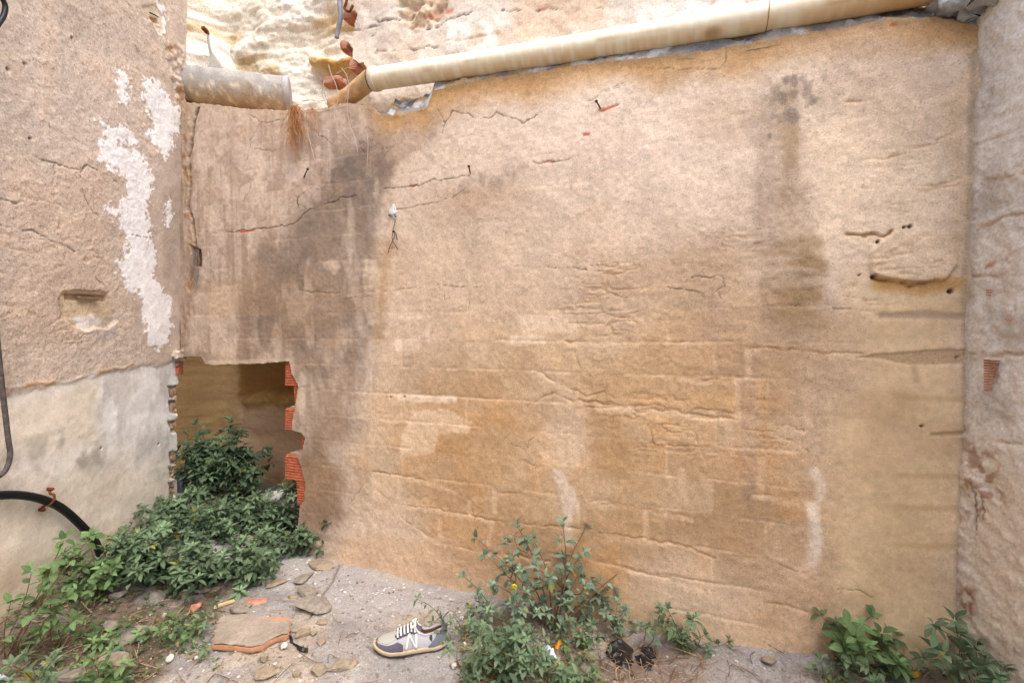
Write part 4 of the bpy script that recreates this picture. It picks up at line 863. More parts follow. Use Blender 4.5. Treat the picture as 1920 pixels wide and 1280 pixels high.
# ------------------------------------------------------------------ nails, hooks, small plaster dabs
def nail(px, py, tx, ty, label, r=.0032):
    b = bw(px, py, -.01); t = bw(tx, ty, .055); o = root('nail', b, label, 'nail', None)
    V, F = tube([b, b*.5+t*.5+UP*.001, t], [r, r, r*.9], 8); shk = part('shank', V, F, o, M_IRON)
    d = nrm(t-b); V, F = tube([t-d*.0015, t+d*.002], [r*2.1, r*1.9], 10); part('nail_head', V, F, shk, M_IRON)
nail(1127, 206, 1118, 190, 'rusty nail beside the red brick sliver high on the wall')
nail(882, 327, 879, 312, 'dark nail above the grey smudges in the upper middle wall')
nail(569, 334, 577, 317, 'dark nail in the dirty wall left of the dark stain')
o = root('plaster_dab', bw(738, 400), 'white plaster dab with wire hook in the stained wall', 'plaster')
V, F = blob(bw(738, 398, .0), (.018, .007, .026), WR, 31, 26, 18, 1.9); dab = part('dab', V, F, o, mat_plain('fresh_plaster', (196, 194, 190), .9, .08, 50, .8), None)
for x, y in ((730, 404), (742, 406)):
    V, F = tube([bw(x, y, .006), bw(x, y, .02)], .004, 8); part('screw_head', V, F, dab, M_IRON)
w = root('wire_twist', bw(739, 414), 'thin dark twisted wire dangling below the white plaster dab', 'wire')
for pts, r in [([(741, 411), (740, 420), (737, 430), (738, 434)], .0016), ([(737, 433), (735, 447), (737, 451), (731, 462), (728, 474)], .0016), ([(739, 434), (740, 444), (736, 450), (741, 459), (746, 468)], .0015), ([(737, 433), (742, 437), (744, 446), (745, 450)], .0022)]:
    V, F = tube(smooth_path([bw(x, y, .012) for x, y in pts], 14), r, 6); part('wire_strand', V, F, w, M_IRON)
V, F = rough_box(bw(738, 434, .012), (.010, .008, .008), WR, 33, .4, 3); part('knot', V, F, w, M_IRON, None)
o = root('wall_spike', Lw.pt(291, 28), 'small black spike in the flaked patch high on the side wall', 'spike'); V, F = tube([Lw.pt(281, 24, .0), Lw.pt(291, 29, .03), Lw.pt(298, 33, .035)], [.004, .004, .002], 8); part('spike', V, F, o, M_IRON)

# ------------------------------------------------------------------ dry roots over the ledge
def roots(name, label, start, n, spread, length, colour, seed, wire=.0014, curl=.05):
    r = random.Random(seed); o = root(name, start, label, 'roots'); items = []
    for i in range(n):
        p = np.array(start)+back.N*r.uniform(.004, .035)+BU*r.gauss(0, spread*.35); pts = [p]; L = length*r.uniform(.35, 1); k = 7; dx = r.gauss(0, spread)
        for j in range(k):
            p = p+np.array([0, 0, -L/k])+BU*(dx/k+r.gauss(0, curl*.25))+back.N*r.gauss(0, .005); pts.append(p)
        items.append(tube(smooth_path(pts, 16), np.linspace(wire, wire*.45, 16), 4, False))
    V, F = merge(items); q = part('root_strand', V, F, o, mat_plain(name+'_fibre', colour, .9, .25, 30)); tag(q, kind='stuff'); return o
roots('root_tuft', 'bushy orange brown dry root tuft hanging over the wall edge', bw(558, 203, .012), 70, .04, .30, (178, 128, 86), 3, .0017, .045)
roots('thin_root_tuft', 'small thin orange root tuft between the two larger ones', bw(592, 208, .012), 16, .02, .14, (182, 132, 96), 4, .0012, .03)
o = root('pale_roots', bw(636, 200, .03), 'pale grey looping roots dangling before the brown pipe end', 'roots'); items = []
for pts in [[(616, 122), (621, 140), (630, 160), (634, 185), (630, 205), (634, 222), (641, 238)], [(640, 128), (650, 142), (654, 165), (651, 200), (655, 230), (665, 260), (671, 285)], [(606, 160), (610, 180), (618, 192), (640, 198), (652, 175), (648, 150)], [(632, 138), (650, 128), (668, 130)], [(628, 200), (628, 225), (638, 245), (655, 262)], [(566, 190), (580, 188), (600, 190), (615, 186)], [(608, 150), (604, 175), (612, 196)], [(688, 250), (690, 275), (688, 310)], [(575, 240), (582, 270), (590, 300)], [(540, 245), (536, 270), (536, 300)]]:
    items.append(tube(smooth_path([bw(x, y, .04) for x, y in pts], 22), np.linspace(.0022, .0011, 22), 5, False))
V, F = merge(items); q = part('root_strand', V, F, o, mat_plain('pale_root_fibre', (176, 160, 144), .9, .15, 30)); tag(q, kind='stuff')
V, F = rough_box(bw(628, 156, -.09), (.12, .07, .035), WR, 41, .3, 4); o = tag(link('broken_tile_piece', mesh_np('broken_tile_piece', V, F, None, M_BRICK_OLD)), 'pinkish broken tile piece caught behind the dangling roots', 'tile')
items = []
for i in range(14):
    r = random.Random(60+i); x = 368+r.gauss(0, 3); pts = [(x, 470), (x+r.gauss(-2, 3), 482), (x+r.gauss(-3, 4), 494), (x+r.gauss(-5, 6), 505+r.uniform(0, 45))]
    items.append(tube(smooth_path([bw(a, b, .012) for a, b in pts], 10), .0011, 4, False))
V, F = merge(items); o = root('grey_root_wisp', bw(368, 470), 'wisp of fine grey roots growing from the corner crack', 'roots'); q = part('root_strand', V, F, o, mat_plain('grey_root_fibre', (120, 112, 108), .9, .15, 30)); tag(q, kind='stuff')

# ------------------------------------------------------------------ weeds
def leaf_mesh(name, mat, wid=.21, fold=.07, droop=.12, twist=0., shape=.85, n=6):
    V = []
    for i in range(n):
        t = i/(n-1); w = wid*max(math.sin(math.pi*t**shape), 0)**.8 if 0 < i < n-1 else (.012 if i == 0 else .004)
        z = .05*math.sin(math.pi*t)-droop*t*t; a = twist*t
        for s in (-1, 0, 1):
            x = s*w; V.append((x*math.cos(a), t, z+fold*abs(s)*(w/wid)+x*math.sin(a)))
    F = [(i*3+k, i*3+k+1, i*3+k+4, i*3+k+3) for i in range(n-1) for k in (0, 1)]
    return mesh_np(name, np.array(V), F, None, mat)
LM = {}
for key, mat, wd in (('A', M_LEAF_A, .21), ('B', M_LEAF_B, .29), ('C', M_LEAF_C, .29)):
    LM[key] = [leaf_mesh('leaf', mat, wd*k, f, d, tw, sh) for k, f, d, tw, sh in [(1, .07, .10, .2, .85), (1.1, .04, .25, -.3, .8), (.9, .09, .04, .1, .9), (1.05, .05, .35, .4, .85), (.85, .10, .18, -.2, .75)]]
NLEAF = [0]
def plant(name, label, base, tips, kind='A', size=.045, gap=.022, start=.25, stemr=.0022, rosette=6, cap=300, seed=0, stem_mat=None, cat='weed', side=0, drop=0.0, group=None, fill=0):
    size = size*1.12
    r = random.Random(seed*13+5); base = np.array(base, float); o = root(name, base, label, cat, group); left = cap
    stems = []
    for tip in tips:
        tip = np.array(tip, float); stems.append((base+np.array([r.gauss(0, .012), r.gauss(0, .012), -.015]), tip, 1.0))
        for q in range(side):
            k = r.uniform(.35, .8); m = base*(1-k)+tip*k; e = m+np.array([r.gauss(0, .07), r.gauss(0, .05), r.uniform(.02, .10)]); stems.append((m, e, .75))
    order = sorted(range(len(stems)), key=lambda i: -stems[i][2])
    per = max(6, cap//max(len(stems), 1))
    for i in order:
        a, b, sc = stems[i]; L = np.linalg.norm(b-a); mid = (a+b)/2+np.array([r.gauss(0, .02), r.gauss(0, .02), .10*L if sc == 1 else 0.]); pth = smooth_path([a, mid, b], 14)
        V, F = tube(pth, np.linspace(stemr*sc, stemr*.45, 14), 5); part('stem', V, F, o, stem_mat or M_STEMG)
        T = nrm(b-mid); n = min(int(L*(1-start)/gap), per-rosette); ph = r.uniform(0, 6.28)
        todo = []
        for j in range(max(n, 2)):
            t = start+(1-start)*(j+.5)/max(n, 2); todo.append((t, j*2.4+ph, .25, (1.08-.5*t)*r.uniform(.7, 1.15)))
        for j in range(rosette): todo.append((1.0, j*6.283/rosette+ph, .75 if j % 2 else .35, r.uniform(.5, .72)))
        for t, ang, upk, sz in todo:
            if left <= 0: break
            if r.random() < drop and t < 1: continue
            left -= 1; q = t*13; k = min(int(q), 12); p = pth[k]*(1-(q-k))+pth[k+1]*(q-k); td = nrm(pth[k+1]-pth[k])
            A = nrm(np.cross(td, [0.3, .2, 1])); Bv = np.cross(td, A); out = nrm(A*math.cos(ang)+Bv*math.sin(ang)+td*upk+np.array([r.gauss(0, .2), r.gauss(0, .2)-.12, r.gauss(.1, .2)]))
            up_ = nrm(np.array([r.gauss(0, .25), -.35+r.gauss(0, .25), 1.0])+td*.2); zz = up_-out*np.dot(up_, out); zz = nrm(zz); xx = np.cross(out, zz)
            lf = bpy.data.objects.new('leaf', r.choice(LM[kind])); COL.objects.link(lf); lf.parent = o
            s = size*sz*sc**.5; lf.location = tuple(p-base+out*s*.12)
            lf.rotation_euler = Matrix(np.stack([xx, out, zz], 1).tolist()).to_euler(); lf.scale = (s, s, s); NLEAF[0] += 1
    if fill:
        tv = LT5; VV = []; FF = []; CC = []; tone = np.array(TONE[kind], float)
        def put(p, out, upv, sz, k_):
            out = nrm(out); zz = nrm(np.asarray(upv)-out*np.dot(upv, out)); R = np.stack([np.cross(out, zz), out, zz], 1)
            FF.extend([tuple(q+len(VV)*len(tv) for q in f) for f in LF5]); VV.append((tv*sz) @ R.T+p); CC.append(np.tile([*lin(tone*k_), .3], (len(tv), 1)))
        cnt = 0
        while cnt < fill:
            a, b, sc = r.choice(stems); k = 1-.8*r.random()**1.4; p = a*(1-k)+b*k+np.array([r.gauss(0, .035), r.gauss(0, .035), r.gauss(.012, .028)])
            if r.random() < .55:                                  # star shaped shoot tip
                ax = nrm([r.gauss(0, .35), r.gauss(-.25, .3), 1.]); A = nrm(np.cross(ax, [.3, 1, .1])); Bv = np.cross(ax, A); s0 = size*r.uniform(.55, 1.0); tn = r.uniform(.9, 1.35); ph = r.uniform(0, 6.28)
                for q in range(9):
                    an = ph+q*2.4; lift = -.15 if q < 4 else .45 if q < 7 else 1.1; put(p-ax*.012*(q < 4), A*math.cos(an)+Bv*math.sin(an)+ax*lift, ax+np.array([0, 0, .3]), s0*(1.0 if q < 4 else .72 if q < 7 else .45), tn*(.9 if q < 4 else 1.0 if q < 7 else 1.12))
                cnt += 9
            else:
                an = r.uniform(0, 6.28); put(p-np.array([0, 0, .02]), [math.cos(an), math.sin(an)-.1, r.gauss(0, .55)], [r.gauss(0, .6), -.3+r.gauss(0, .5), 1.], size*r.uniform(.45, 1.0), r.uniform(.55, 1.1)); cnt += 1
        tag(part('foliage', np.vstack(VV), FF, o, M_FOLI, np.vstack(CC)), kind='stuff')
    return o
TONE = {'A': (96, 116, 88), 'B': (112, 132, 108), 'C': (104, 128, 84)}
LT5 = np.array([(0, 0, 0), (-.17, .3, .06), (0, .33, .03), (.17, .3, .06), (-.18, .62, .03), (0, .66, 0), (.18, .62, .03), (0, 1, -.14)]); LF5 = [(0, 2, 1), (0, 3, 2), (1, 2, 5, 4), (2, 3, 6, 5), (4, 5, 7), (5, 6, 7)]
def mat_foliage():
    m, nt, b = new_mat('inner_foliage'); L = nt.links.new; a = N(nt, 'ShaderNodeAttribute', attribute_name='Col'); L(a.outputs['Color'], b.inputs['Base Color']); b.inputs['Roughness'].default_value = .8; b.inputs['Specular IOR Level'].default_value = .12
    tr = N(nt, 'ShaderNodeBsdfTranslucent'); L(a.outputs['Color'], tr.inputs[0]); mx = N(nt, 'ShaderNodeMixShader'); mx.inputs[0].default_value = .25; L(b.outputs[0], mx.inputs[1]); L(tr.outputs[0], mx.inputs[2]); L(mx.outputs[0], nt.nodes['Material Output'].inputs['Surface']); return m
M_FOLI = mat_foliage()
def T(base, pts, dY=0.0, sd=0):
    r = random.Random(sd+len(pts)); return [at(x, y, base[1]+dY+(z if len(q) > 2 else r.uniform(-.08, .08))) for q in pts for x, y, z in [(q[0], q[1], q[2] if len(q) > 2 else 0)]]
def weeds(label, bp, pts, Y=None, **kw):
    b = on(*bp) if Y is None else np.array([at(bp[0], bp[1], Y)[0], Y, float(gz(at(bp[0], bp[1], Y)[0], Y))])
    return plant('weed', label, b, T(b, pts, 0, kw.get('seed', 0)), **kw)
weeds('tall dark weed against the left jamb inside the hollow', (385, 1020), [(365, 797), (345, 830), (382, 815), (350, 850), (400, 880), (395, 860), (372, 830), (410, 900), (355, 910), (385, 890)], 2.92, seed=1, fill=1500, size=.062, gap=.022, side=2, cap=290, rosette=7)
weeds('tallest pointed weed in the middle of the hollow', (450, 1020), [(432, 788), (415, 812), (445, 812), (462, 845), (430, 850), (420, 830), (452, 850), (470, 885), (440, 880), (500, 852), (405, 850), (455, 930)], 2.90, seed=2, fill=1700, size=.062, gap=.022, side=2, cap=290, rosette=7)
weeds('weed in the hollow close to the broken red bricks', (520, 1030), [(546, 900), (505, 935), (535, 950), (485, 950), (548, 930), (515, 985)], 2.62, seed=3, fill=374, size=.055, side=1, cap=200)
weeds('low weed spilling right from the hollow over the wall foot', (580, 1028), [(648, 990), (630, 998), (605, 990), (590, 1015), (560, 1000), (615, 1020), (545, 1015)], 2.5, seed=4, fill=600, size=.05, gap=.018, side=1, cap=190)
weeds('bushy weed filling the mouth of the hollow', (430, 1055), [(440, 945), (400, 960), (470, 980), (375, 935), (420, 1000), (480, 1010), (500, 990), (455, 1000)], 2.62, seed=5, fill=765, size=.058, side=2, cap=280)
weeds('weed at the foot of the limewashed jamb', (350, 1065), [(335, 965), (305, 970), (360, 985), (285, 990), (330, 1010), (390, 1010), (370, 960)], 2.6, seed=6, fill=646, size=.055, side=2, cap=240)
weeds('bright tipped weed clump nearest the cracked floor slab', (465, 1095), [(490, 1042), (470, 1035), (440, 1045), (500, 1065), (460, 1075), (425, 1070), (485, 1080)], seed=7, fill=442, size=.058, gap=.018, side=1, cap=200, kind='A')
weeds('dense weed in the middle of the left bank', (330, 1100), [(335, 1030), (365, 1030), (300, 1035), (390, 1055), (350, 1070), (310, 1075), (410, 1070), (280, 1060)], seed=8, fill=765, size=.055, side=2, cap=280)
weeds('weed growing where the black hose reaches the ground', (255, 1095), [(235, 998), (265, 1005), (210, 1015), (280, 1020), (240, 1045), (220, 1060), (300, 1000), (255, 1050)], seed=9, fill=646, size=.055, side=2, cap=250)
weeds('yellowish weed left of the black hose', (180, 1120), [(165, 1010), (140, 1045), (195, 1030), (205, 1070), (160, 1065), (120, 1070), (185, 1085)], seed=10, fill=272, size=.055, side=1, cap=160, kind='C', stem_mat=M_STEM)
weeds('lanky brown stemmed weed leaning over the white wall foot', (12, 1235), [(120, 1012), (172, 1003), (60, 1070), (85, 1110), (20, 1130)], seed=11, size=.05, gap=.026, start=.3, drop=.35, cap=90, kind='C', stem_mat=M_STEM, rosette=5)
weeds('upright reddish weed in front of the lanky one', (105, 1225), [(92, 1078), (75, 1130), (125, 1120), (140, 1160)], seed=12, fill=30, size=.048, gap=.024, drop=.25, cap=90, kind='C', stem_mat=M_STEM)
weeds('small weed beside the broken brick slab', (365, 1190), [(385, 1150), (350, 1160), (372, 1165), (335, 1175)], seed=13, fill=40, size=.038, gap=.014, cap=70, kind='A')
weeds('small weed in front of the broken slab at its left', (362, 1240), [(385, 1215), (345, 1225), (360, 1222)], seed=14, size=.038, gap=.012, cap=40)
weeds('low weed patch left of the grey flat stone', (300, 1215), [(325, 1170), (280, 1185), (340, 1190), (260, 1195), (300, 1180)], seed=15, fill=60, size=.036, gap=.014, cap=90, kind='C')
weeds('low weed in the bottom left litter', (190, 1225), [(175, 1180), (215, 1195), (150, 1195), (235, 1205)], seed=16, fill=60, size=.038, gap=.014, cap=80, kind='C', stem_mat=M_STEM)
weeds('weed at the lower edge below the brown stone', (180, 1290), [(170, 1235), (205, 1255), (140, 1260), (230, 1270)], seed=17, fill=60, size=.04, gap=.014, cap=80, kind='C')
weeds('weed tuft in the far lower left corner', (70, 1290), [(50, 1225), (95, 1240), (20, 1245), (110, 1260)], seed=18, fill=60, size=.04, gap=.014, cap=80, kind='A')
weeds('weed filling the gap between hollow and bank', (400, 1060), [(385, 985), (420, 990), (360, 1000), (440, 1020), (400, 1015), (455, 1030)], 2.5, seed=41, fill=500, size=.055, side=1, cap=90)
weeds('weed along the limewashed wall between jamb and hose', (300, 1070), [(285, 965), (310, 985), (270, 985), (325, 1000), (295, 1015), (260, 1010)], 2.42, seed=42, fill=480, size=.055, side=1, cap=90)
weeds('weed in the hollow low beside the pale pipe stub', (495, 1030), [(480, 930), (510, 960), (465, 960), (525, 1000), (495, 990), (550, 985)], 2.72, seed=43, fill=420, size=.055, side=1, cap=90)
weeds('weed low in front of the hollow left of the bright tips', (400, 1085), [(385, 1035), (415, 1045), (365, 1050), (430, 1060), (400, 1060)], 2.2, seed=44, fill=380, size=.05, side=1, cap=80)
weeds('weed straddling the slab edge in front of the red bricks', (505, 1052), [(495, 1005), (520, 1010), (475, 1015), (535, 1020), (455, 1020), (505, 1030)], 2.42, seed=45, fill=360, size=.05, side=1, cap=60)
# centre
weeds('large open grey green bush against the middle of the wall', (1040, 1178), [(893, 1008), (912, 1040), (970, 985), (1000, 1010), (1055, 978), (1100, 984), (1093, 1035), (1180, 1058), (1150, 1100), (955, 1050), (1005, 1060), (1060, 1065), (1085, 1075), (930, 1095), (1120, 1120)], seed=20, fill=190, size=.047, gap=.017, start=.22, side=1, cap=300, kind='B', stem_mat=M_STEM, stemr=.003, rosette=5)
weeds('weed sprawling left of the large bush', (945, 1185), [(868, 1078), (895, 1115), (915, 1135), (985, 1110), (960, 1130), (880, 1140), (1000, 1140)], seed=21, fill=110, size=.036, gap=.015, side=1, cap=190, kind='B', stem_mat=M_STEM)
weeds('thin weed bending over the heel of the shoe', (862, 1205), [(783, 1122), (812, 1165), (845, 1160), (880, 1170)], seed=22, fill=10, size=.036, gap=.022, drop=.2, cap=60, kind='A', rosette=4)
weeds('leafy clump at the bottom right of the shoe', (930, 1275), [(900, 1190), (925, 1185), (890, 1225), (960, 1195), (1000, 1200), (880, 1255), (1010, 1245), (940, 1220), (970, 1235)], seed=23, fill=330, size=.044, gap=.016, side=2, cap=280, kind='A')
weeds('weed in front of the red wrapper under the large bush', (1080, 1215), [(1065, 1165), (1110, 1170), (1040, 1175), (1120, 1195), (1085, 1190)], seed=24, fill=90, size=.04, gap=.016, cap=90, kind='A')
weeds('small weed at the wall foot right of the large bush', (1160, 1195), [(1158, 1128), (1135, 1150), (1190, 1160), (1175, 1145)], seed=25, fill=60, size=.036, gap=.015, cap=70, kind='B')
weeds('tiny sprig at the wall foot', (1205, 1205), [(1200, 1172), (1212, 1175)], seed=26, size=.03, gap=.014, cap=20, kind='B')
weeds('rounded weed at the wall foot beyond the black plastic', (1290, 1228), [(1252, 1142), (1298, 1160), (1340, 1200), (1240, 1170), (1280, 1195), (1320, 1190), (1262, 1180)], seed=27, fill=90, size=.044, gap=.02, side=1, cap=110, kind='A')
weeds('low weed along the bottom edge below the litter', (1060, 1290), [(1040, 1245), (1085, 1250), (1010, 1265), (1110, 1262), (1060, 1262)], seed=28, fill=90, size=.04, gap=.015, cap=100, kind='A')
weeds('bright broad leaved plant at the foot of the yellow repair', (1628, 1262), [(1632, 1155), (1590, 1170), (1665, 1180), (1605, 1195), (1692, 1210), (1582, 1215), (1650, 1205), (1620, 1215), (1680, 1235)], seed=29, fill=110, size=.066, gap=.04, start=.3, side=1, cap=90, kind='C', stem_mat=M_STEM, rosette=4)
weeds('low weed in front of the broad leaved plant', (1640, 1290), [(1600, 1245), (1660, 1240), (1560, 1255), (1690, 1258), (1625, 1250)], seed=30, fill=50, size=.04, gap=.018, cap=70, kind='A')
weeds('small sprig left of the broad leaved plant', (1545, 1275), [(1540, 1238), (1525, 1255), (1560, 1255)], seed=31, size=.042, gap=.02, cap=24, kind='A')
weeds('broad weed in the right corner by the grey wall', (1830, 1300), [(1790, 1165), (1860, 1185), (1770, 1225), (1830, 1220), (1800, 1210), (1880, 1225), (1850, 1250), (1780, 1260)], seed=32, fill=90, size=.062, gap=.034, start=.3, side=1, cap=140, kind='A')
weeds('weed cut by the right edge of the picture', (1915, 1310), [(1905, 1235), (1880, 1255), (1925, 1250), (1900, 1260)], seed=33, fill=60, size=.05, gap=.024, cap=60, kind='A')
plant('weed', 'tiny green sprig rooted in the crack on the stained wall', bw(562, 378, .004), [bw(572, 388, .03), bw(558, 368, .03)], kind='A', size=.022, gap=.012, cap=14, seed=34, rosette=4)
fl = on(965, 1180); o = root('yellow_flower', fl, 'single yellow flower on a thin stalk before the bush', 'flower'); tp = at(964, 1098, fl[1]-.02)
V, F = tube(smooth_path([fl, (fl+tp)/2+np.array([.01, 0, 0]), tp], 10), .0012, 5); part('stalk', V, F, o, M_STEMG)
items = []
for k in range(5):
    a = k*1.257; items.append(boxm(tp+np.array([math.cos(a)*.006, -.002, math.sin(a)*.006]), (.009, .003, .009), Matrix.Rotation(a, 3, 'Y')))
V, F = merge(items); part('petals', V, F, o, mat_plain('yellow_petal', (232, 206, 30), .6, .1, 30))
# seed heads beside the shoe
for i, (x, y, lab) in enumerate([(846, 1150, 'white fluffy seed head nearest the bush above the shoe'), (866, 1158, 'white fluffy seed head right of the shoe heel'), (848, 1174, 'lower white fluffy seed head beside the shoe heel')]):
    b = on(868, 1200); t = at(x, y, b[1]-.02*i); o = root('seed_head', b, lab, 'flower'); V, F = tube(smooth_path([b, (b+t)/2+np.array([.01, 0, .01]), t], 10), .0009, 5); part('stalk', V, F, o, M_STEMG)
    r = random.Random(i); items = []
    for k in range(26):
        d = nrm([r.gauss(0, 1), r.gauss(0, 1), r.gauss(.3, 1)]); items.append(tube([t, t+d*.009], [.0008, .0012], 4))
    V, F = merge(items); part('fluff', V, F, o, M_SHELL)

# ------------------------------------------------------------------ stuff on the ground
r = np.random.RandomState(4)
def px_pts(n, poly, seed):
    rs = random.Random(seed); P = np.array(poly); out = []
    while len(out) < n:
        x = rs.uniform(P[:, 0].min(), P[:, 0].max()); y = rs.uniform(P[:, 1].min(), P[:, 1].max())
        if inside(np.array([x]), np.array([y]), P)[0]: out.append(gnd(x, y))
    return out
def gsurf(x, y): return float(gz(x, y)+(fbm(np.array(x*24), np.array(y*24), 4, 4)-.5)*.016)
SOILP = [(-80, 1200), (100, 1100), (300, 1080), (440, 1090), (400, 1160), (320, 1230), (260, 1290), (-80, 1340)]
BUSHP = [(860, 1150), (1060, 1165), (1230, 1205), (1330, 1235), (1300, 1300), (860, 1300)]
octv = np.array([(1, 0, 0), (-1, 0, 0), (0, 1, 0), (0, -1, 0), (0, 0, 1), (0, 0, -1)], float); octf = [(0, 2, 4), (2, 1, 4), (1, 3, 4), (3, 0, 4), (2, 0, 5), (1, 2, 5), (3, 1, 5), (0, 3, 5)]
Vs = []; Fs = []; Cs = []
pts = px_pts(2600, [(260, 1120), (560, 1060), (900, 1130), (880, 1300), (240, 1300)], 1)+px_pts(500, [(1100, 1200), (1600, 1240), (1900, 1260), (1900, 1320), (1100, 1320)], 2)+px_pts(700, SOILP, 3)+px_pts(300, BUSHP, 4)
rs = random.Random(9)
for p in pts:
    s = .0018+.006*rs.random()**4; k = np.array([rs.uniform(.7, 1.4), rs.uniform(.7, 1.4), rs.uniform(.5, .9)]); a = rs.uniform(0, 3); R = np.array(Matrix.Rotation(a, 3, 'Z'))
    v_ = (octv*k*(1+r.uniform(-.25, .25, (6, 1)))*s) @ R.T+np.array([p[0], p[1], gsurf(p[0], p[1])+s*.3]); o_ = sum(len(q) for q in Vs) if False else len(Vs)*6
    Vs.append(v_); Fs += [tuple(i+o_ for i in f) for f in octf]; c = lin(np.array(rs.choice([(146, 134, 118), (134, 124, 112), (166, 156, 144), (118, 108, 98), (140, 124, 106), (190, 184, 174)]))); Cs.append(np.tile([*c, .4], (6, 1)))
tag(link('gravel', mesh_np('gravel', np.vstack(Vs), Fs, np.vstack(Cs), M_SOFT, False)), 'fine gravel and grit scattered over the dusty ground', 'gravel', None, 'stuff')
items = []; cols = []
for p in px_pts(420, SOILP, 5)+px_pts(330, BUSHP, 6)+px_pts(110, [(1130, 1200), (1560, 1240), (1850, 1262), (1850, 1310), (1130, 1310)], 7)+px_pts(60, [(300, 1120), (860, 1150), (860, 1290), (300, 1290)], 8):
    L = rs.uniform(.02, .11); a = rs.uniform(0, 3.14); d = np.array([math.cos(a), math.sin(a)*.8, 0]); z = gsurf(p[0], p[1]); b = rs.gauss(0, .012)
    pp = [np.array([p[0], p[1], z+.004])-d*L/2, np.array([p[0]+b, p[1]-b, z+.006+rs.random()*.012]), np.array([p[0], p[1], z+.004+rs.random()*.02])+d*L/2]
    V, F = tube(smooth_path(pp, 6), rs.uniform(.0006, .0017), 4, False); items.append((V, F)); cols.append(np.tile([*lin(rs.choice([(120, 94, 72), (150, 122, 92), (96, 74, 60), (176, 152, 118), (132, 104, 84)])), .3], (len(V), 1)))
V, F = merge(items); tag(link('dry_litter', mesh_np('dry_litter', V, F, np.vstack(cols), M_SOFT)), 'dry twigs and stalks littering the soil among the weeds', 'litter', None, 'stuff')
Vs = []; Fs = []; Cs = []; lv = np.array([(0, 0, 0), (-.2, .45, .07), (0, .5, .02), (.2, .45, .07), (0, 1, -.1)]); lfc = [(0, 2, 1), (0, 3, 2), (1, 2, 4), (2, 3, 4)]
for p in px_pts(230, SOILP, 15)+px_pts(150, [(870, 1180), (1100, 1190), (1130, 1300), (850, 1300)], 16)+px_pts(40, [(1560, 1255), (1920, 1275), (1920, 1310), (1540, 1300)], 17)+px_pts(26, [(300, 1150), (420, 1150), (420, 1260), (300, 1260)], 18):
    g0 = np.array([p[0], p[1], gsurf(p[0], p[1])]); hgt = rs.uniform(.0, .035); tone = np.array(rs.choice([(78, 100, 58), (96, 116, 70), (66, 88, 54), (116, 126, 74), (128, 110, 70)]), float)
    for k in range(rs.randint(4, 7)):
        a = rs.uniform(0, 6.28); s = rs.uniform(.012, .03); out = nrm([math.cos(a), math.sin(a), rs.uniform(.1, .8)]); zz = nrm(np.array([0, 0, 1.])-out*out[2]); R = np.stack([np.cross(out, zz), out, zz], 1)
        o_ = len(Vs)*5; Vs.append((lv*s) @ R.T+g0+np.array([rs.gauss(0, .012), rs.gauss(0, .012), hgt*rs.random()])); Fs += [tuple(i+o_ for i in f) for f in lfc]; Cs.append(np.tile([*lin(tone*rs.uniform(.8, 1.15)), .3], (5, 1)))
tag(link('ground_cover', mesh_np('ground_cover', np.vstack(Vs), Fs, np.vstack(Cs), M_SOFT)), 'tiny low green seedlings covering the soil', 'ground cover', None, 'stuff')

# stones --------------------------------------------------------
def stone(label, px, py, w, h, d=None, mat=None, seed=0, name='stone', lift=0., cat='stone', group=None):
    """w, h: size in the photograph in pixels"""
    p = on(px, py); k = np.linalg.norm(p-CAMP)/FPX*1.12; W_ = w*k; D_ = (d or w*.7)*k; H_ = max(h*k*.75, .006)
    r = random.Random(seed+100); n1, n2 = 20, 12; V = []; F = []; pl = [(nrm([r.gauss(0, 1), r.gauss(0, 1), r.gauss(.1, .6)]), r.uniform(.42, .75)) for _ in range(8)]+[(np.array([r.gauss(0, .15), r.gauss(0, .15), 1.]), .5)]
    for j in range(n2+1):
        th = math.pi*j/n2
        for i in range(n1):
            a = 2*math.pi*i/n1; q = np.array([math.sin(th)*math.cos(a), math.sin(th)*math.sin(a), math.cos(th)])
            s = 1.0
            for nn, dd in pl:
                t = q @ nn
                if t > 1e-3: s = min(s, dd/t)
            V.append(q*s*r.uniform(.97, 1.03))
    for j in range(n2):
        for i in range(n1): F.append((j*n1+i, (j+1)*n1+i, (j+1)*n1+(i+1) % n1, j*n1+(i+1) % n1))
    V = np.array(V); V /= np.abs(V).max(0); a = r.uniform(-.4, .4); R = np.array(Matrix.Rotation(a, 3, 'Z'))
    V = (V*np.array([W_, D_, H_])*.5) @ R.T; z0 = gsurf(p[0], p[1]); V[:, 2] += H_*.33+lift; o = link(name, mesh_np(name, V, F, None, mat or M_STONE, False)); o.location = (p[0], p[1], z0)
    return tag(o, label, cat, group)
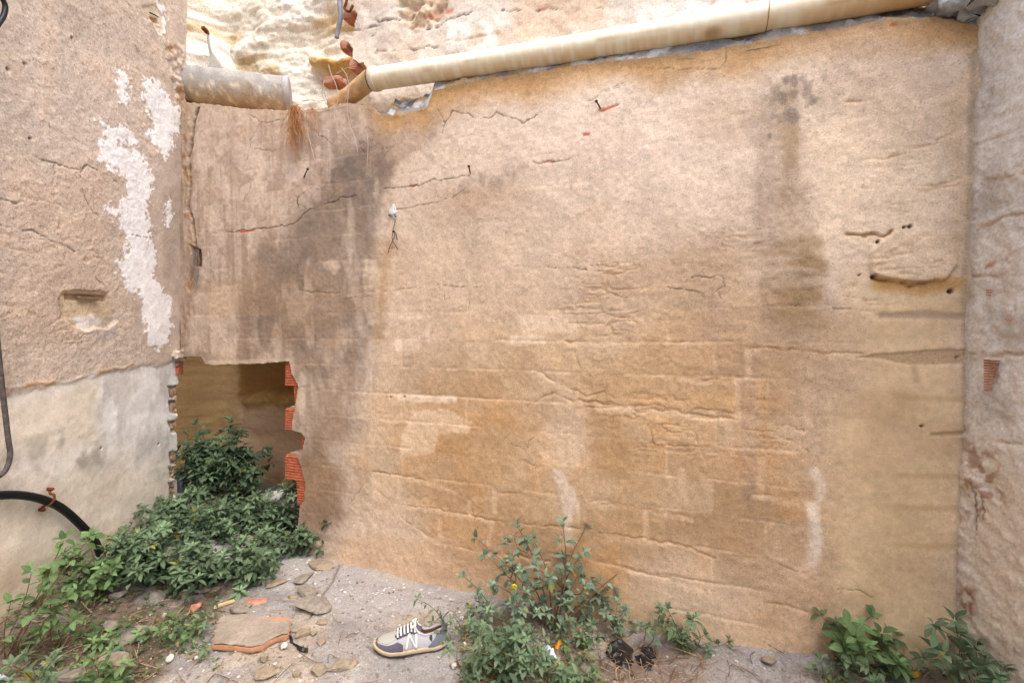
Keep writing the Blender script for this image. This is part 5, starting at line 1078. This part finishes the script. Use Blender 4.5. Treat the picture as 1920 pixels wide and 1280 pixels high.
ST = [('upright pale stone on top of the little heap at the wall foot', 597, 1042, 20, 28, 16, M_STONE, .055), ('rounded stone leaning right in the heap at the wall foot', 616, 1042, 24, 20, 18, M_STONE, .03), ('flat wedge stone at the base of the little heap', 601, 1062, 44, 18, 26, M_STONE, 0),
      ('broad flat mortar flake on the slab joint', 570, 1085, 24, 10, 30, M_STONE2, 0), ('thin angular mortar flake below the broad one', 578, 1113, 40, 14, 26, M_STONE2, 0), ('large grey half round stone right of the broken slab', 586, 1140, 56, 28, 34, M_STONE2, 0), ('flat mortar chip beside the bright weed tips', 515, 1095, 34, 9, 18, M_STONE, 0),
      ('grey block stone behind the broken slab', 446, 1145, 34, 20, 20, M_STONE2, 0), ('small round stone at the right end of the broken slab', 551, 1181, 22, 13, 14, M_STONE2, 0), ('angular chip beside the black plastic strip', 570, 1190, 24, 11, 16, M_STONE, 0),
      ('oblong tan stone left of the shoe toe', 642, 1250, 40, 20, 20, M_STONE, 0), ('small pointed stone near the bottom edge left of the oblong one', 594, 1262, 24, 20, 18, M_STONE, 0), ('flat tan stone near the bottom edge below the slab', 497, 1264, 38, 17, 22, M_STONE, 0), ('narrow upright chip below the slab', 497, 1238, 12, 18, 10, M_STONE, 0),
      ('small stone right of the slab on bare ground', 604, 1166, 18, 9, 12, M_STONE, 0), ('little brown pebble in the open dust', 602, 1208, 12, 10, 10, M_STONE, 0), ('brown stone in the lower left litter', 208, 1252, 42, 24, 30, M_STONE, 0), ('broad flat grey slab stone in the left litter', 248, 1190, 74, 14, 40, M_STONE2, 0), ('pale triangular stone amid the left litter', 206, 1180, 22, 22, 16, M_STONE2, 0),
      ('pale stone under the weeds at the foot of the bank', 378, 1106, 26, 10, 16, M_STONE2, 0), ('brown stone under the weeds beside the pale one', 405, 1108, 20, 11, 14, M_STONE, 0), ('tan stone half hidden under the bright weed tips', 455, 1100, 24, 13, 16, M_STONE, 0), ('pale stone at the bottom left among seedlings', 130, 1272, 40, 20, 30, M_STONE2, 0),
      ('small pale stone at the foot of the orange wall', 1444, 1240, 22, 16, 16, M_STONE, 0), ('dark cinder lump left of the black plastic', 1127, 1199, 16, 10, 12, mat_plain('cinder', (48, 44, 44), .9, .3, 60, .8), 0), ('grey lump beside the dark cinder', 1142, 1191, 16, 9, 12, M_STONE2, 0), ('upright brown sherd under the left weeds', 345, 1122, 12, 20, 10, M_STONE, 0),
      ('pink stone left of the slab in dusty ground', 530, 1215, 12, 8, 10, M_STONE2, 0), ('small flat stone between strip and oblong stone', 588, 1190, 14, 8, 10, M_STONE, 0), ('pebble near the bottom edge in front of the slab', 558, 1268, 13, 12, 12, M_STONE, 0), ('pale stone by the hose foot', 220, 1122, 18, 14, 14, M_STONE2, 0), ('grey chip at the foot of the bank beside the slab joint', 548, 1118, 20, 8, 12, M_STONE, 0)]
for i, (lab, x, y, w, h, d, m, lf) in enumerate(ST): stone(lab, x, y, w, h, d, m, i, 'stone', lf)
stone('orange tile shard lying behind the broken slab', 478, 1128, 34, 8, 20, M_BRICK_OLD, 50, 'tile_shard', 0, 'tile'); stone('pale mortar shard touching the orange one', 462, 1137, 28, 9, 14, M_STONE, 51, 'tile_shard', 0, 'tile'); stone('small orange sherd in the bank soil', 366, 1144, 15, 16, 10, M_BRICK_OLD, 52, 'tile_shard', 0, 'tile'); stone('orange brick sherd under the hollow weeds', 560, 1022, 34, 10, 20, M_BRICK, 54, 'tile_shard', 0, 'tile'); stone('orange chip at the edge of the bright weed clump', 490, 1088, 16, 7, 12, M_BRICK_OLD, 53, 'tile_shard', 0, 'tile')
pa, pb = on(400, 1142), on(440, 1128); d_ = nrm(pb-pa); V, F = rough_box((pa+pb)/2+UP*.008, (np.linalg.norm(pb-pa), .018, .010), np.stack([d_, np.cross(UP, d_), UP], 1), 71, .15, 4); tag(link('wood_splinter', mesh_np('wood_splinter', V, F, None, mat_plain('pale_wood', (200, 172, 128), .8, .12, 30, .4), False)), 'pale wood splinter lying behind the broken slab', 'wood')

# broken brick slab with mortar face
bs_px = [(398, 1206), (404, 1180), (410, 1156), (432, 1150), (470, 1149), (505, 1152), (541, 1153), (546, 1160), (541, 1186), (520, 1192), (505, 1198), (494, 1206), (470, 1212), (436, 1208)]
zt = .032; p0 = on(470, 1215); z0 = float(gz(p0[0], p0[1]))
topv = np.array([gnd(x, y, z0+zt) for x, y in bs_px]); bsr = root('brick_slab', (p0[0], p0[1], z0), 'large broken clay brick slab with grey mortar face on the ground', 'brick')
n = len(topv); rr = random.Random(3)
def ringz(z, grow, jit=0.): 
    c = topv.mean(0); q = topv.copy(); q[:, :2] = c[:2]+(q[:, :2]-c[:2])*grow; q[:, 2] = z; q[:, :2] += np.array([[rr.gauss(0, jit), rr.gauss(0, jit)] for _ in range(n)]); return q
rings = [ringz(z0+.004, .97, .002), ringz(z0+.018, .995, .001), ringz(z0+zt-.02, 1., .001), ringz(z0+zt-.008, 1.0)]
V = np.vstack(rings); F = [(k*n+i, k*n+(i+1) % n, (k+1)*n+(i+1) % n, (k+1)*n+i) for k in range(3) for i in range(n)]+[tuple(3*n+i for i in range(n))]
part('clay_body', V, F, bsr, mat_plain('orange_clay', (182, 134, 102), .9, .15, 50, .5), None, False)
# mortar face: fine grid inside the outline
c = topv.mean(0); G = []; 
gxs = np.linspace(topv[:, 0].min(), topv[:, 0].max(), 70); gys = np.linspace(topv[:, 1].min(), topv[:, 1].max(), 46); gX, gY = np.meshgrid(gxs, gys)
ins = inside(c[0]+(gX-c[0])/.998, c[1]+(gY-c[1])/.995, topv[:, :2])
ins &= ~inside(gX, gY, np.array([gnd(x, y, z0+zt)[:2] for x, y in [(478, 1147), (548, 1150), (548, 1160), (520, 1161), (500, 1156)]]))
gZ = z0+zt+(fbm(gX*30, gY*30, 4, 2)-.5)*.010-.002; ii = np.arange(gX.size).reshape(gX.shape); q = ins[:-1, :-1] & ins[1:, :-1] & ins[:-1, 1:] & ins[1:, 1:]; J, I = np.nonzero(q)
F = np.stack([ii[J, I], ii[J, I+1], ii[J+1, I+1], ii[J+1, I]], 1); Pm = np.stack([gX, gY, gZ], -1).reshape(-1, 3); us_ = np.unique(F); mp = np.full(len(Pm), -1); mp[us_] = np.arange(len(us_)); mc = np.tile([*lin((150, 138, 124)), 1.], (len(us_), 1)); mc[:, :3] *= (.75+.5*fbm(gX*14, gY*14, 4, 3).ravel()[us_])[:, None]
part('mortar_face', Pm[us_], mp[F], bsr, M_SOFT, mc)
# snail shells --------------------------------------------------
def snail(label, px, py, s):
    p = on(px, py); V = []; F = []; n1, n2 = 40, 9; s = s*np.linalg.norm(p-CAMP)/FPX/2*.74
    for i in range(n1):
        t = i/(n1-1); a = t*4.4*math.pi; R = s*(.12+.62*t**1.3); rt = s*(.10+.46*t**1.2); c = np.array([R*math.cos(a)*.62, R*math.sin(a)*.62, -s*.55*t+s*.5])
        rd_ = np.array([math.cos(a), math.sin(a), 0])
        for k in range(n2):
            b = 2*math.pi*k/n2; V.append(c+rt*(math.cos(b)*rd_+math.sin(b)*np.array([0, 0, 1])))
    F = [(i*n2+k, (i+1)*n2+k, (i+1)*n2+(k+1) % n2, i*n2+(k+1) % n2) for i in range(n1-1) for k in range(n2)]+[tuple(range(n2))]
    V = np.array(V); tilt = np.array(Matrix.Rotation(1.0, 3, 'X') @ Matrix.Rotation(px*.1, 3, 'Z')); V = V @ tilt.T; V[:, 2] -= V[:, 2].min()
    o = link('snail_shell', mesh_np('snail_shell', V, F, None, M_SHELL)); o.location = (p[0], p[1], gsurf(p[0], p[1])-.001); tag(o, label, 'snail shell', 'snail shells on the ground')
for lab, x, y, s in [('large pale snail shell in front of the broken slab', 534, 1217, 16), ('small white snail shell below the black plastic strip', 563, 1231, 10), ('open snail shell left of the broken slab among weeds', 318, 1238, 16), ('little white snail shell below the slab left corner', 369, 1235, 10), ('white snail shell right of the shoe heel', 871, 1208, 11), ('second white snail shell further right of the heel', 887, 1202, 10), ('grey snail shell in front of the shoe heel', 852, 1253, 14), ('white snail shell lying on the black plastic', 1166, 1215, 12), ('white snail shell among leaves at the left bank', 308, 1155, 9)]: snail(lab, x, y, s)

# rubbish -------------------------------------------------------
def crumple(name, label, outline, mat, amp=.02, seed=0, cat='rubbish', thick=.03, sc=22, part_name='sheet'):
    P = np.array([on(x, y)[:2] for x, y in outline]); c = P.mean(0); z0 = gsurf(c[0], c[1])
    xs = np.linspace(P[:, 0].min(), P[:, 0].max(), 40); ys = np.linspace(P[:, 1].min(), P[:, 1].max(), 40); X, Y = np.meshgrid(xs, ys); wx = X+(fbm(X*30, Y*30, 3, seed)-.5)*.02; ins = inside(wx, Y, P); d = seg_dist(X, Y, P, True)
    n = fbm(X*sc, Y*sc, 3, seed); rdg = 1-np.abs(2*fbm(X*sc*1.3, Y*sc*1.3, 3, seed+1)-1); Z = z0+.004+np.clip(d/.03, 0, 1)*thick*(.3+.9*n)+rdg**4*amp*np.clip(d/.02, 0, 1)
    ii = np.arange(X.size).reshape(X.shape); q = ins[:-1, :-1] & ins[1:, :-1] & ins[:-1, 1:] & ins[1:, 1:]; J, I = np.nonzero(q); F = np.stack([ii[J, I], ii[J, I+1], ii[J+1, I+1], ii[J+1, I]], 1); Pm = np.stack([X, Y, Z], -1).reshape(-1, 3); us_ = np.unique(F); mp = np.full(len(Pm), -1); mp[us_] = np.arange(len(us_))
    Vt = Pm[us_]; m = len(Vt); Vb = Vt.copy(); Vb[:, 2] = np.minimum(Vb[:, 2]-.003, z0+.002); F2 = mp[F]; FF = np.vstack([F2, F2[:, ::-1]+m])
    o = link(name, mesh_np(name, np.vstack([Vt, Vb])-np.array([c[0], c[1], z0]), FF, None, mat)); o.location = (c[0], c[1], z0); return tag(o, label, cat)
M_BAG = mat_plain('black_film', (26, 26, 30), .26, .3, 60, .7, .6, 0, None, .006)
crumple('black_plastic_bag', 'larger crumpled black plastic bag scrap below the wall', [(1136, 1217), (1146, 1206), (1166, 1204), (1186, 1218), (1190, 1246), (1180, 1260), (1164, 1258), (1148, 1244), (1136, 1230)], M_BAG, .012, 2, 'plastic bag', .014, 13)
crumple('black_plastic_bag', 'twisted black plastic scrap in the middle of the three', [(1186, 1232), (1200, 1228), (1224, 1240), (1222, 1258), (1210, 1260), (1200, 1246)], M_BAG, .012, 3, 'plastic bag', .012, 13)
crumple('black_plastic_bag', 'furthest black plastic scrap nearest the wall', [(1197, 1218), (1206, 1209), (1226, 1220), (1230, 1234), (1220, 1236), (1208, 1226)], M_BAG, .012, 4, 'plastic bag', .012, 13)
crumple('black_plastic_strip', 'thin black plastic strip right of the broken slab', [(541, 1191), (548, 1189), (553, 1205), (566, 1212), (578, 1216), (576, 1225), (562, 1222), (552, 1210), (543, 1205)], M_BAG, .012, 5, 'plastic strip', .012)
crumple('white_tissue', 'crumpled white tissue in the litter under the bush', [(1017, 1222), (1028, 1219), (1038, 1226), (1049, 1234), (1046, 1242), (1028, 1244), (1020, 1232)], mat_plain('tissue', (216, 218, 226), .9, .06, 30, .3), .03, 6, 'tissue', .035)
crumple('orange_wrapper', 'orange snack wrapper strip behind the white tissue', [(1038, 1215), (1047, 1203), (1055, 1201), (1053, 1210), (1045, 1222), (1040, 1228)], mat_plain('orange_film', (214, 142, 40), .4, .15, 30), .02, 7, 'wrapper', .02)
crumple('red_wrapper', 'small red orange wrapper under the bush', [(1077, 1187), (1086, 1184), (1094, 1192), (1093, 1200), (1083, 1198)], mat_plain('red_film', (206, 62, 30), .4, .15, 40), .02, 8, 'wrapper', .03)
crumple('teal_plastic_scrap', 'crumpled teal plastic scrap in the left litter', [(200, 1224), (222, 1216), (244, 1222), (240, 1230), (215, 1234)], mat_plain('teal_film', (56, 104, 104), .5, .2, 30), .02, 9, 'plastic scrap', .015)
crumple('pale_plastic_scrap', 'pale lilac plastic scrap at the bottom left edge', [(-20, 1262), (8, 1264), (22, 1274), (10, 1290), (-20, 1290)], mat_plain('lilac_film', (176, 168, 190), .5, .15, 30), .02, 10, 'plastic scrap', .02)
crumple('yellow_leaf_litter', 'fallen yellow leaf below the right corner weed', [(1706, 1262), (1716, 1256), (1730, 1258), (1728, 1268), (1714, 1272)], mat_plain('yellow_leaf', (206, 160, 44), .7, .15, 30), .015, 11, 'leaf', .012)
crumple('dry_leaf', 'curled cream dry leaf at the foot of the leafy clump', [(958, 1252), (964, 1240), (976, 1232), (974, 1240), (966, 1252)], mat_plain('dry_leaf_skin', (200, 180, 144), .8, .1, 30), .015, 12, 'leaf', .015)

# ------------------------------------------------------------------ the shoe
toe, heel = on(698, 1234), on(836, 1222)
SL = np.linalg.norm(toe-heel)*1.0; sx_ = nrm((toe-heel)*np.array([1, 1, 0])); sy_ = np.cross(UP, sx_)   # sy_ = visible side
if sy_[1] > 0: sy_ = -sy_
shc = heel.copy(); shc += -sy_*.040; shc[2] = float(gz(shc[0], shc[1]))+.003
shoe = root('sneaker', shc, 'worn grey and lilac sneaker with white laces lying on the ground', 'shoe')
def s_w(s): return np.interp(s, [0, .02, .06, .15, .3, .45, .6, .75, .85, .92, .97, 1.], [.012, .022, .029, .033, .032, .036, .042, .045, .041, .033, .021, .006])
def s_h(s): return np.interp(s, [0, .03, .1, .2, .3, .4, .48, .58, .7, .8, .9, .96, 1.], [.076, .085, .083, .073, .071, .088, .091, .081, .064, .056, .047, .038, .027])
def s_c(s): return .010*np.sin(s*3.0)-.004*s            # curve of the last
def s_b(s): return .020+.010*sstep(.75, 1., s)+.004*sstep(.2, 0, s)
def SP(s, th, off=0.):
    """surface of the upper: s 0 heel .. 1 toe, th 0 visible side .. 1 far side"""
    a = th*math.pi; w = s_w(s)+off; h = s_h(s)-s_b(s)+off; e = .72 if s > .45 else .55
    cy = np.sign(math.cos(a))*abs(math.cos(a))**e; sz = abs(math.sin(a))**(.80 if s > .45 else .9)
    tap = 1-.34*sz**2*(1-.4*sstep(.5, .9, s))
    return shc+sx_*(s*SL+(off if s > .97 else 0)-(off if s < .03 else 0))+sy_*(s_c(s)+w*cy*tap)+UP*(s_b(s)+h*sz-.002)
def patch(name, s0, s1, lo, hi, off, mat, ns=22, nt_=12, col=None, par=None):
    V = []; 
    for i in range(ns+1):
        s = s0+(s1-s0)*i/ns; a = lo(s); b = hi(s)
        for j in range(nt_+1): V.append(SP(s, a+(b-a)*j/nt_, off))
    F = [(i*(nt_+1)+j, i*(nt_+1)+j+1, (i+1)*(nt_+1)+j+1, (i+1)*(nt_+1)+j) for i in range(ns) for j in range(nt_)]
    o = part(name, np.array(V), F, par or shoe, mat); md = o.modifiers.new('thick', 'SOLIDIFY'); md.thickness = .0022; md.offset = -1 if False else 0
    return o
K = lambda v: (lambda s: v)
I_ = lambda xs, ys: (lambda s: float(np.interp(s, xs, ys)))
M_KNIT = mat_plain('lilac_knit', (172, 169, 174), .9, .06, 300, .4); M_SUEDE = mat_plain('grey_suede', (88, 86, 96), .95, .08, 200, .3); M_MESH = mat_plain('stone_mesh', (168, 166, 158), .9, .08, 400, .6); M_HEEL = mat_plain('blue_grey_leather', (108, 110, 124), .6, .06, 40, .1); M_WHITE = mat_plain('white_leather', (224, 221, 214), .6, .04, 40, .1); M_TAN = mat_plain('tan_lining', (176, 124, 88), .9, .12, 120, .4); M_SOLE = mat_plain('cream_rubber', (190, 170, 138), .7, .08, 40, .2); M_DARK = mat_plain('dark_lining', (74, 70, 80), .9, .1, 80)
col_lo = I_([0, .1, .3, .42], [.34, .33, .30, .34])       # collar height on either side
qp1 = patch('quarter_panel', .0, .46, K(0.), col_lo, 0, M_KNIT, 24, 12); qp2 = patch('quarter_panel', .0, .46, lambda s: 1-col_lo(s), K(1.), 0, M_KNIT, 24, 12)
vmp = patch('vamp', .46, 1., K(0.), K(1.), 0, M_KNIT, 30, 26)
patch('toe_mesh', .66, .955, I_([.66, .8, .955], [.30, .20, .30]), I_([.66, .8, .955], [.70, .80, .70]), .0014, M_MESH, 18, 16)
patch('toe_cap', .58, 1., K(0.), I_([.58, .66, .8, .93, .96, 1.], [.10, .20, .17, .24, .42, .5]), .0022, M_SUEDE, 26, 10); patch('toe_cap', .58, 1., I_([.58, .66, .8, .93, .96, 1.], [.90, .80, .83, .76, .58, .5]), K(1.), .0022, M_SUEDE, 26, 10)
patch('eyestay', .40, .70, I_([.40, .5, .66, .70], [.27, .25, .26, .36]), I_([.40, .70], [.37, .43]), .0034, M_SUEDE, 16, 6); patch('eyestay', .40, .70, I_([.40, .70], [.63, .57]), I_([.40, .5, .66, .70], [.73, .75, .74, .64]), .0034, M_SUEDE, 16, 6)
patch('heel_counter', .0, .24, K(0.), I_([0, .08, .16, .24], [.335, .33, .16, .03]), .0024, M_HEEL, 16, 10); patch('heel_counter', .0, .24, I_([0, .08, .16, .24], [.665, .67, .84, .97]), K(1.), .0024, M_HEEL, 16, 10)
patch('heel_tab', .0, .05, I_([0, .05], [.2, .3]), I_([0, .05], [.8, .70]), .0032, M_HEEL, 4, 16)
patch('tongue', .34, .62, I_([.34, .62], [.37, .42]), I_([.34, .62], [.63, .58]), .001, M_SUEDE, 10, 10)
for a, b, c, d in [(.54, .02, .50, .27), (.52, .27, .40, .02), (.40, .02, .41, .27)]:      # white N-shaped stripes
    V = []; 
    for i in range(9):
        t = i/8; s = a+(c-a)*t; th = b+(d-b)*t
        for w_ in (-.014, .014): V.append(SP(s+w_, th, .0046))
    F = [(2*i, 2*i+1, 2*i+3, 2*i+2) for i in range(8)]; o = part('side_stripe', np.array(V), F, qp1, M_WHITE); o.modifiers.new('thick', 'SOLIDIFY').thickness = .0015
    V = [];
    for i in range(9):
        t = i/8; s = a+(c-a)*t; th = 1-(b+(d-b)*t)
        for w_ in (-.014, .014): V.append(SP(s+w_, th, .0046))
    o = part('side_stripe', np.array(V), F, qp2, M_WHITE); o.modifiers.new('thick', 'SOLIDIFY').thickness = .0015
# laces: rows across the eyestay
for k in range(6):
    s = .425+.047*k; pth = [SP(s, .285, .0035), SP(s+.003, .33, .006), SP(s+.010, .42, .0075), SP(s+.014, .5, .0075), SP(s+.016, .58, .0075), SP(s+.018, .67, .006), SP(s+.02, .715, .0035)]
    V, F = tube(smooth_path(pth, 18), .0034, 6); lc_ = part('lace', V, F, shoe, M_WHITE)
    for th_ in (.283, .717): c_ = SP(s, th_, .0045); V, F = blob(c_, (.004, .004, .004), np.eye(3), k, 8, 5); part('eyelet', V, F, lc_, M_DARK)
for e in (-1, 1):
    b = SP(.43, .5, .012); pth = [b, b+UP*.007+sy_*.010*e, b+UP*.005+sy_*.022*e-sx_*.004, b-UP*.004+sy_*.022*e+sx_*.012, b]; V, F = tube(smooth_path(pth, 20), .0026, 6); part('lace_bow', V, F, shoe, M_WHITE)
    pth = [b, b+sy_*.018*e+UP*.004, SP(.40, .5-.16*e, .008), SP(.36, .5-.22*e, .006)]; V, F = tube(smooth_path(pth, 14), .0024, 6); part('lace_end', V, F, shoe, M_WHITE)
# collar padding, lining and insole
for sgn in (0, 1):
    pth = [SP(s, col_lo(s) if not sgn else 1-col_lo(s), .0) for s in np.linspace(.012, .43, 16)]; V, F = tube(smooth_path(pth, 40), .0048, 8); part('collar_roll', V, F, shoe, M_KNIT)
pth = [SP(.012, t, .0) for t in np.linspace(.34, .66, 9)]; V, F = tube(smooth_path(pth, 20), .0048, 8); part('collar_roll', V, F, shoe, M_HEEL)
patch('lining', .02, .44, K(.02), lambda s: col_lo(s)-.01, -.0035, M_TAN, 20, 8); patch('lining', .02, .44, lambda s: 1-col_lo(s)+.01, K(.98), -.0035, M_TAN, 20, 8); patch('heel_lining', .02, .06, K(.3), K(.7), -.004, M_TAN, 4, 10)
def outline_ring(z, grow, spring):
    R = []
    for i in range(72):
        t = i/72
        if t < .5: s = 1-t*2; e = 1
        else: s = (t-.5)*2; e = -1
        s = .5-.5*math.cos(math.pi*s); R.append(shc+sx_*(s*SL+grow*(2*s-1))+sy_*(s_c(s)+e*(s_w(s)+grow))+UP*(z+spring*(sstep(.74, 1., s)*.012+sstep(.14, 0, s)*.006)))
    return R
def loft(rings):
    n = len(rings[0]); V = np.vstack(rings); F = [(k*n+i, k*n+(i+1) % n, (k+1)*n+(i+1) % n, (k+1)*n+i) for k in range(len(rings)-1) for i in range(n)]+[tuple(range(n))[::-1], tuple((len(rings)-1)*n+i for i in range(n))]; return V, F
V, F = loft([outline_ring(.005, .002, 1), outline_ring(.009, .0045, 1), outline_ring(.017, .0042, 1), outline_ring(.0215, .003, 1), outline_ring(.0225, -.002, 1)]); part('midsole', V, F, shoe, M_SOLE)
V, F = loft([outline_ring(.0, -.002, 1.1), outline_ring(.0015, .002, 1.05), outline_ring(.0055, .0032, 1)]); part('outsole', V, F, shoe, M_DARK)
V, F = loft([outline_ring(.024, -.006, 1), outline_ring(.027, -.007, 1)]); part('insole', V, F, shoe, M_TAN)
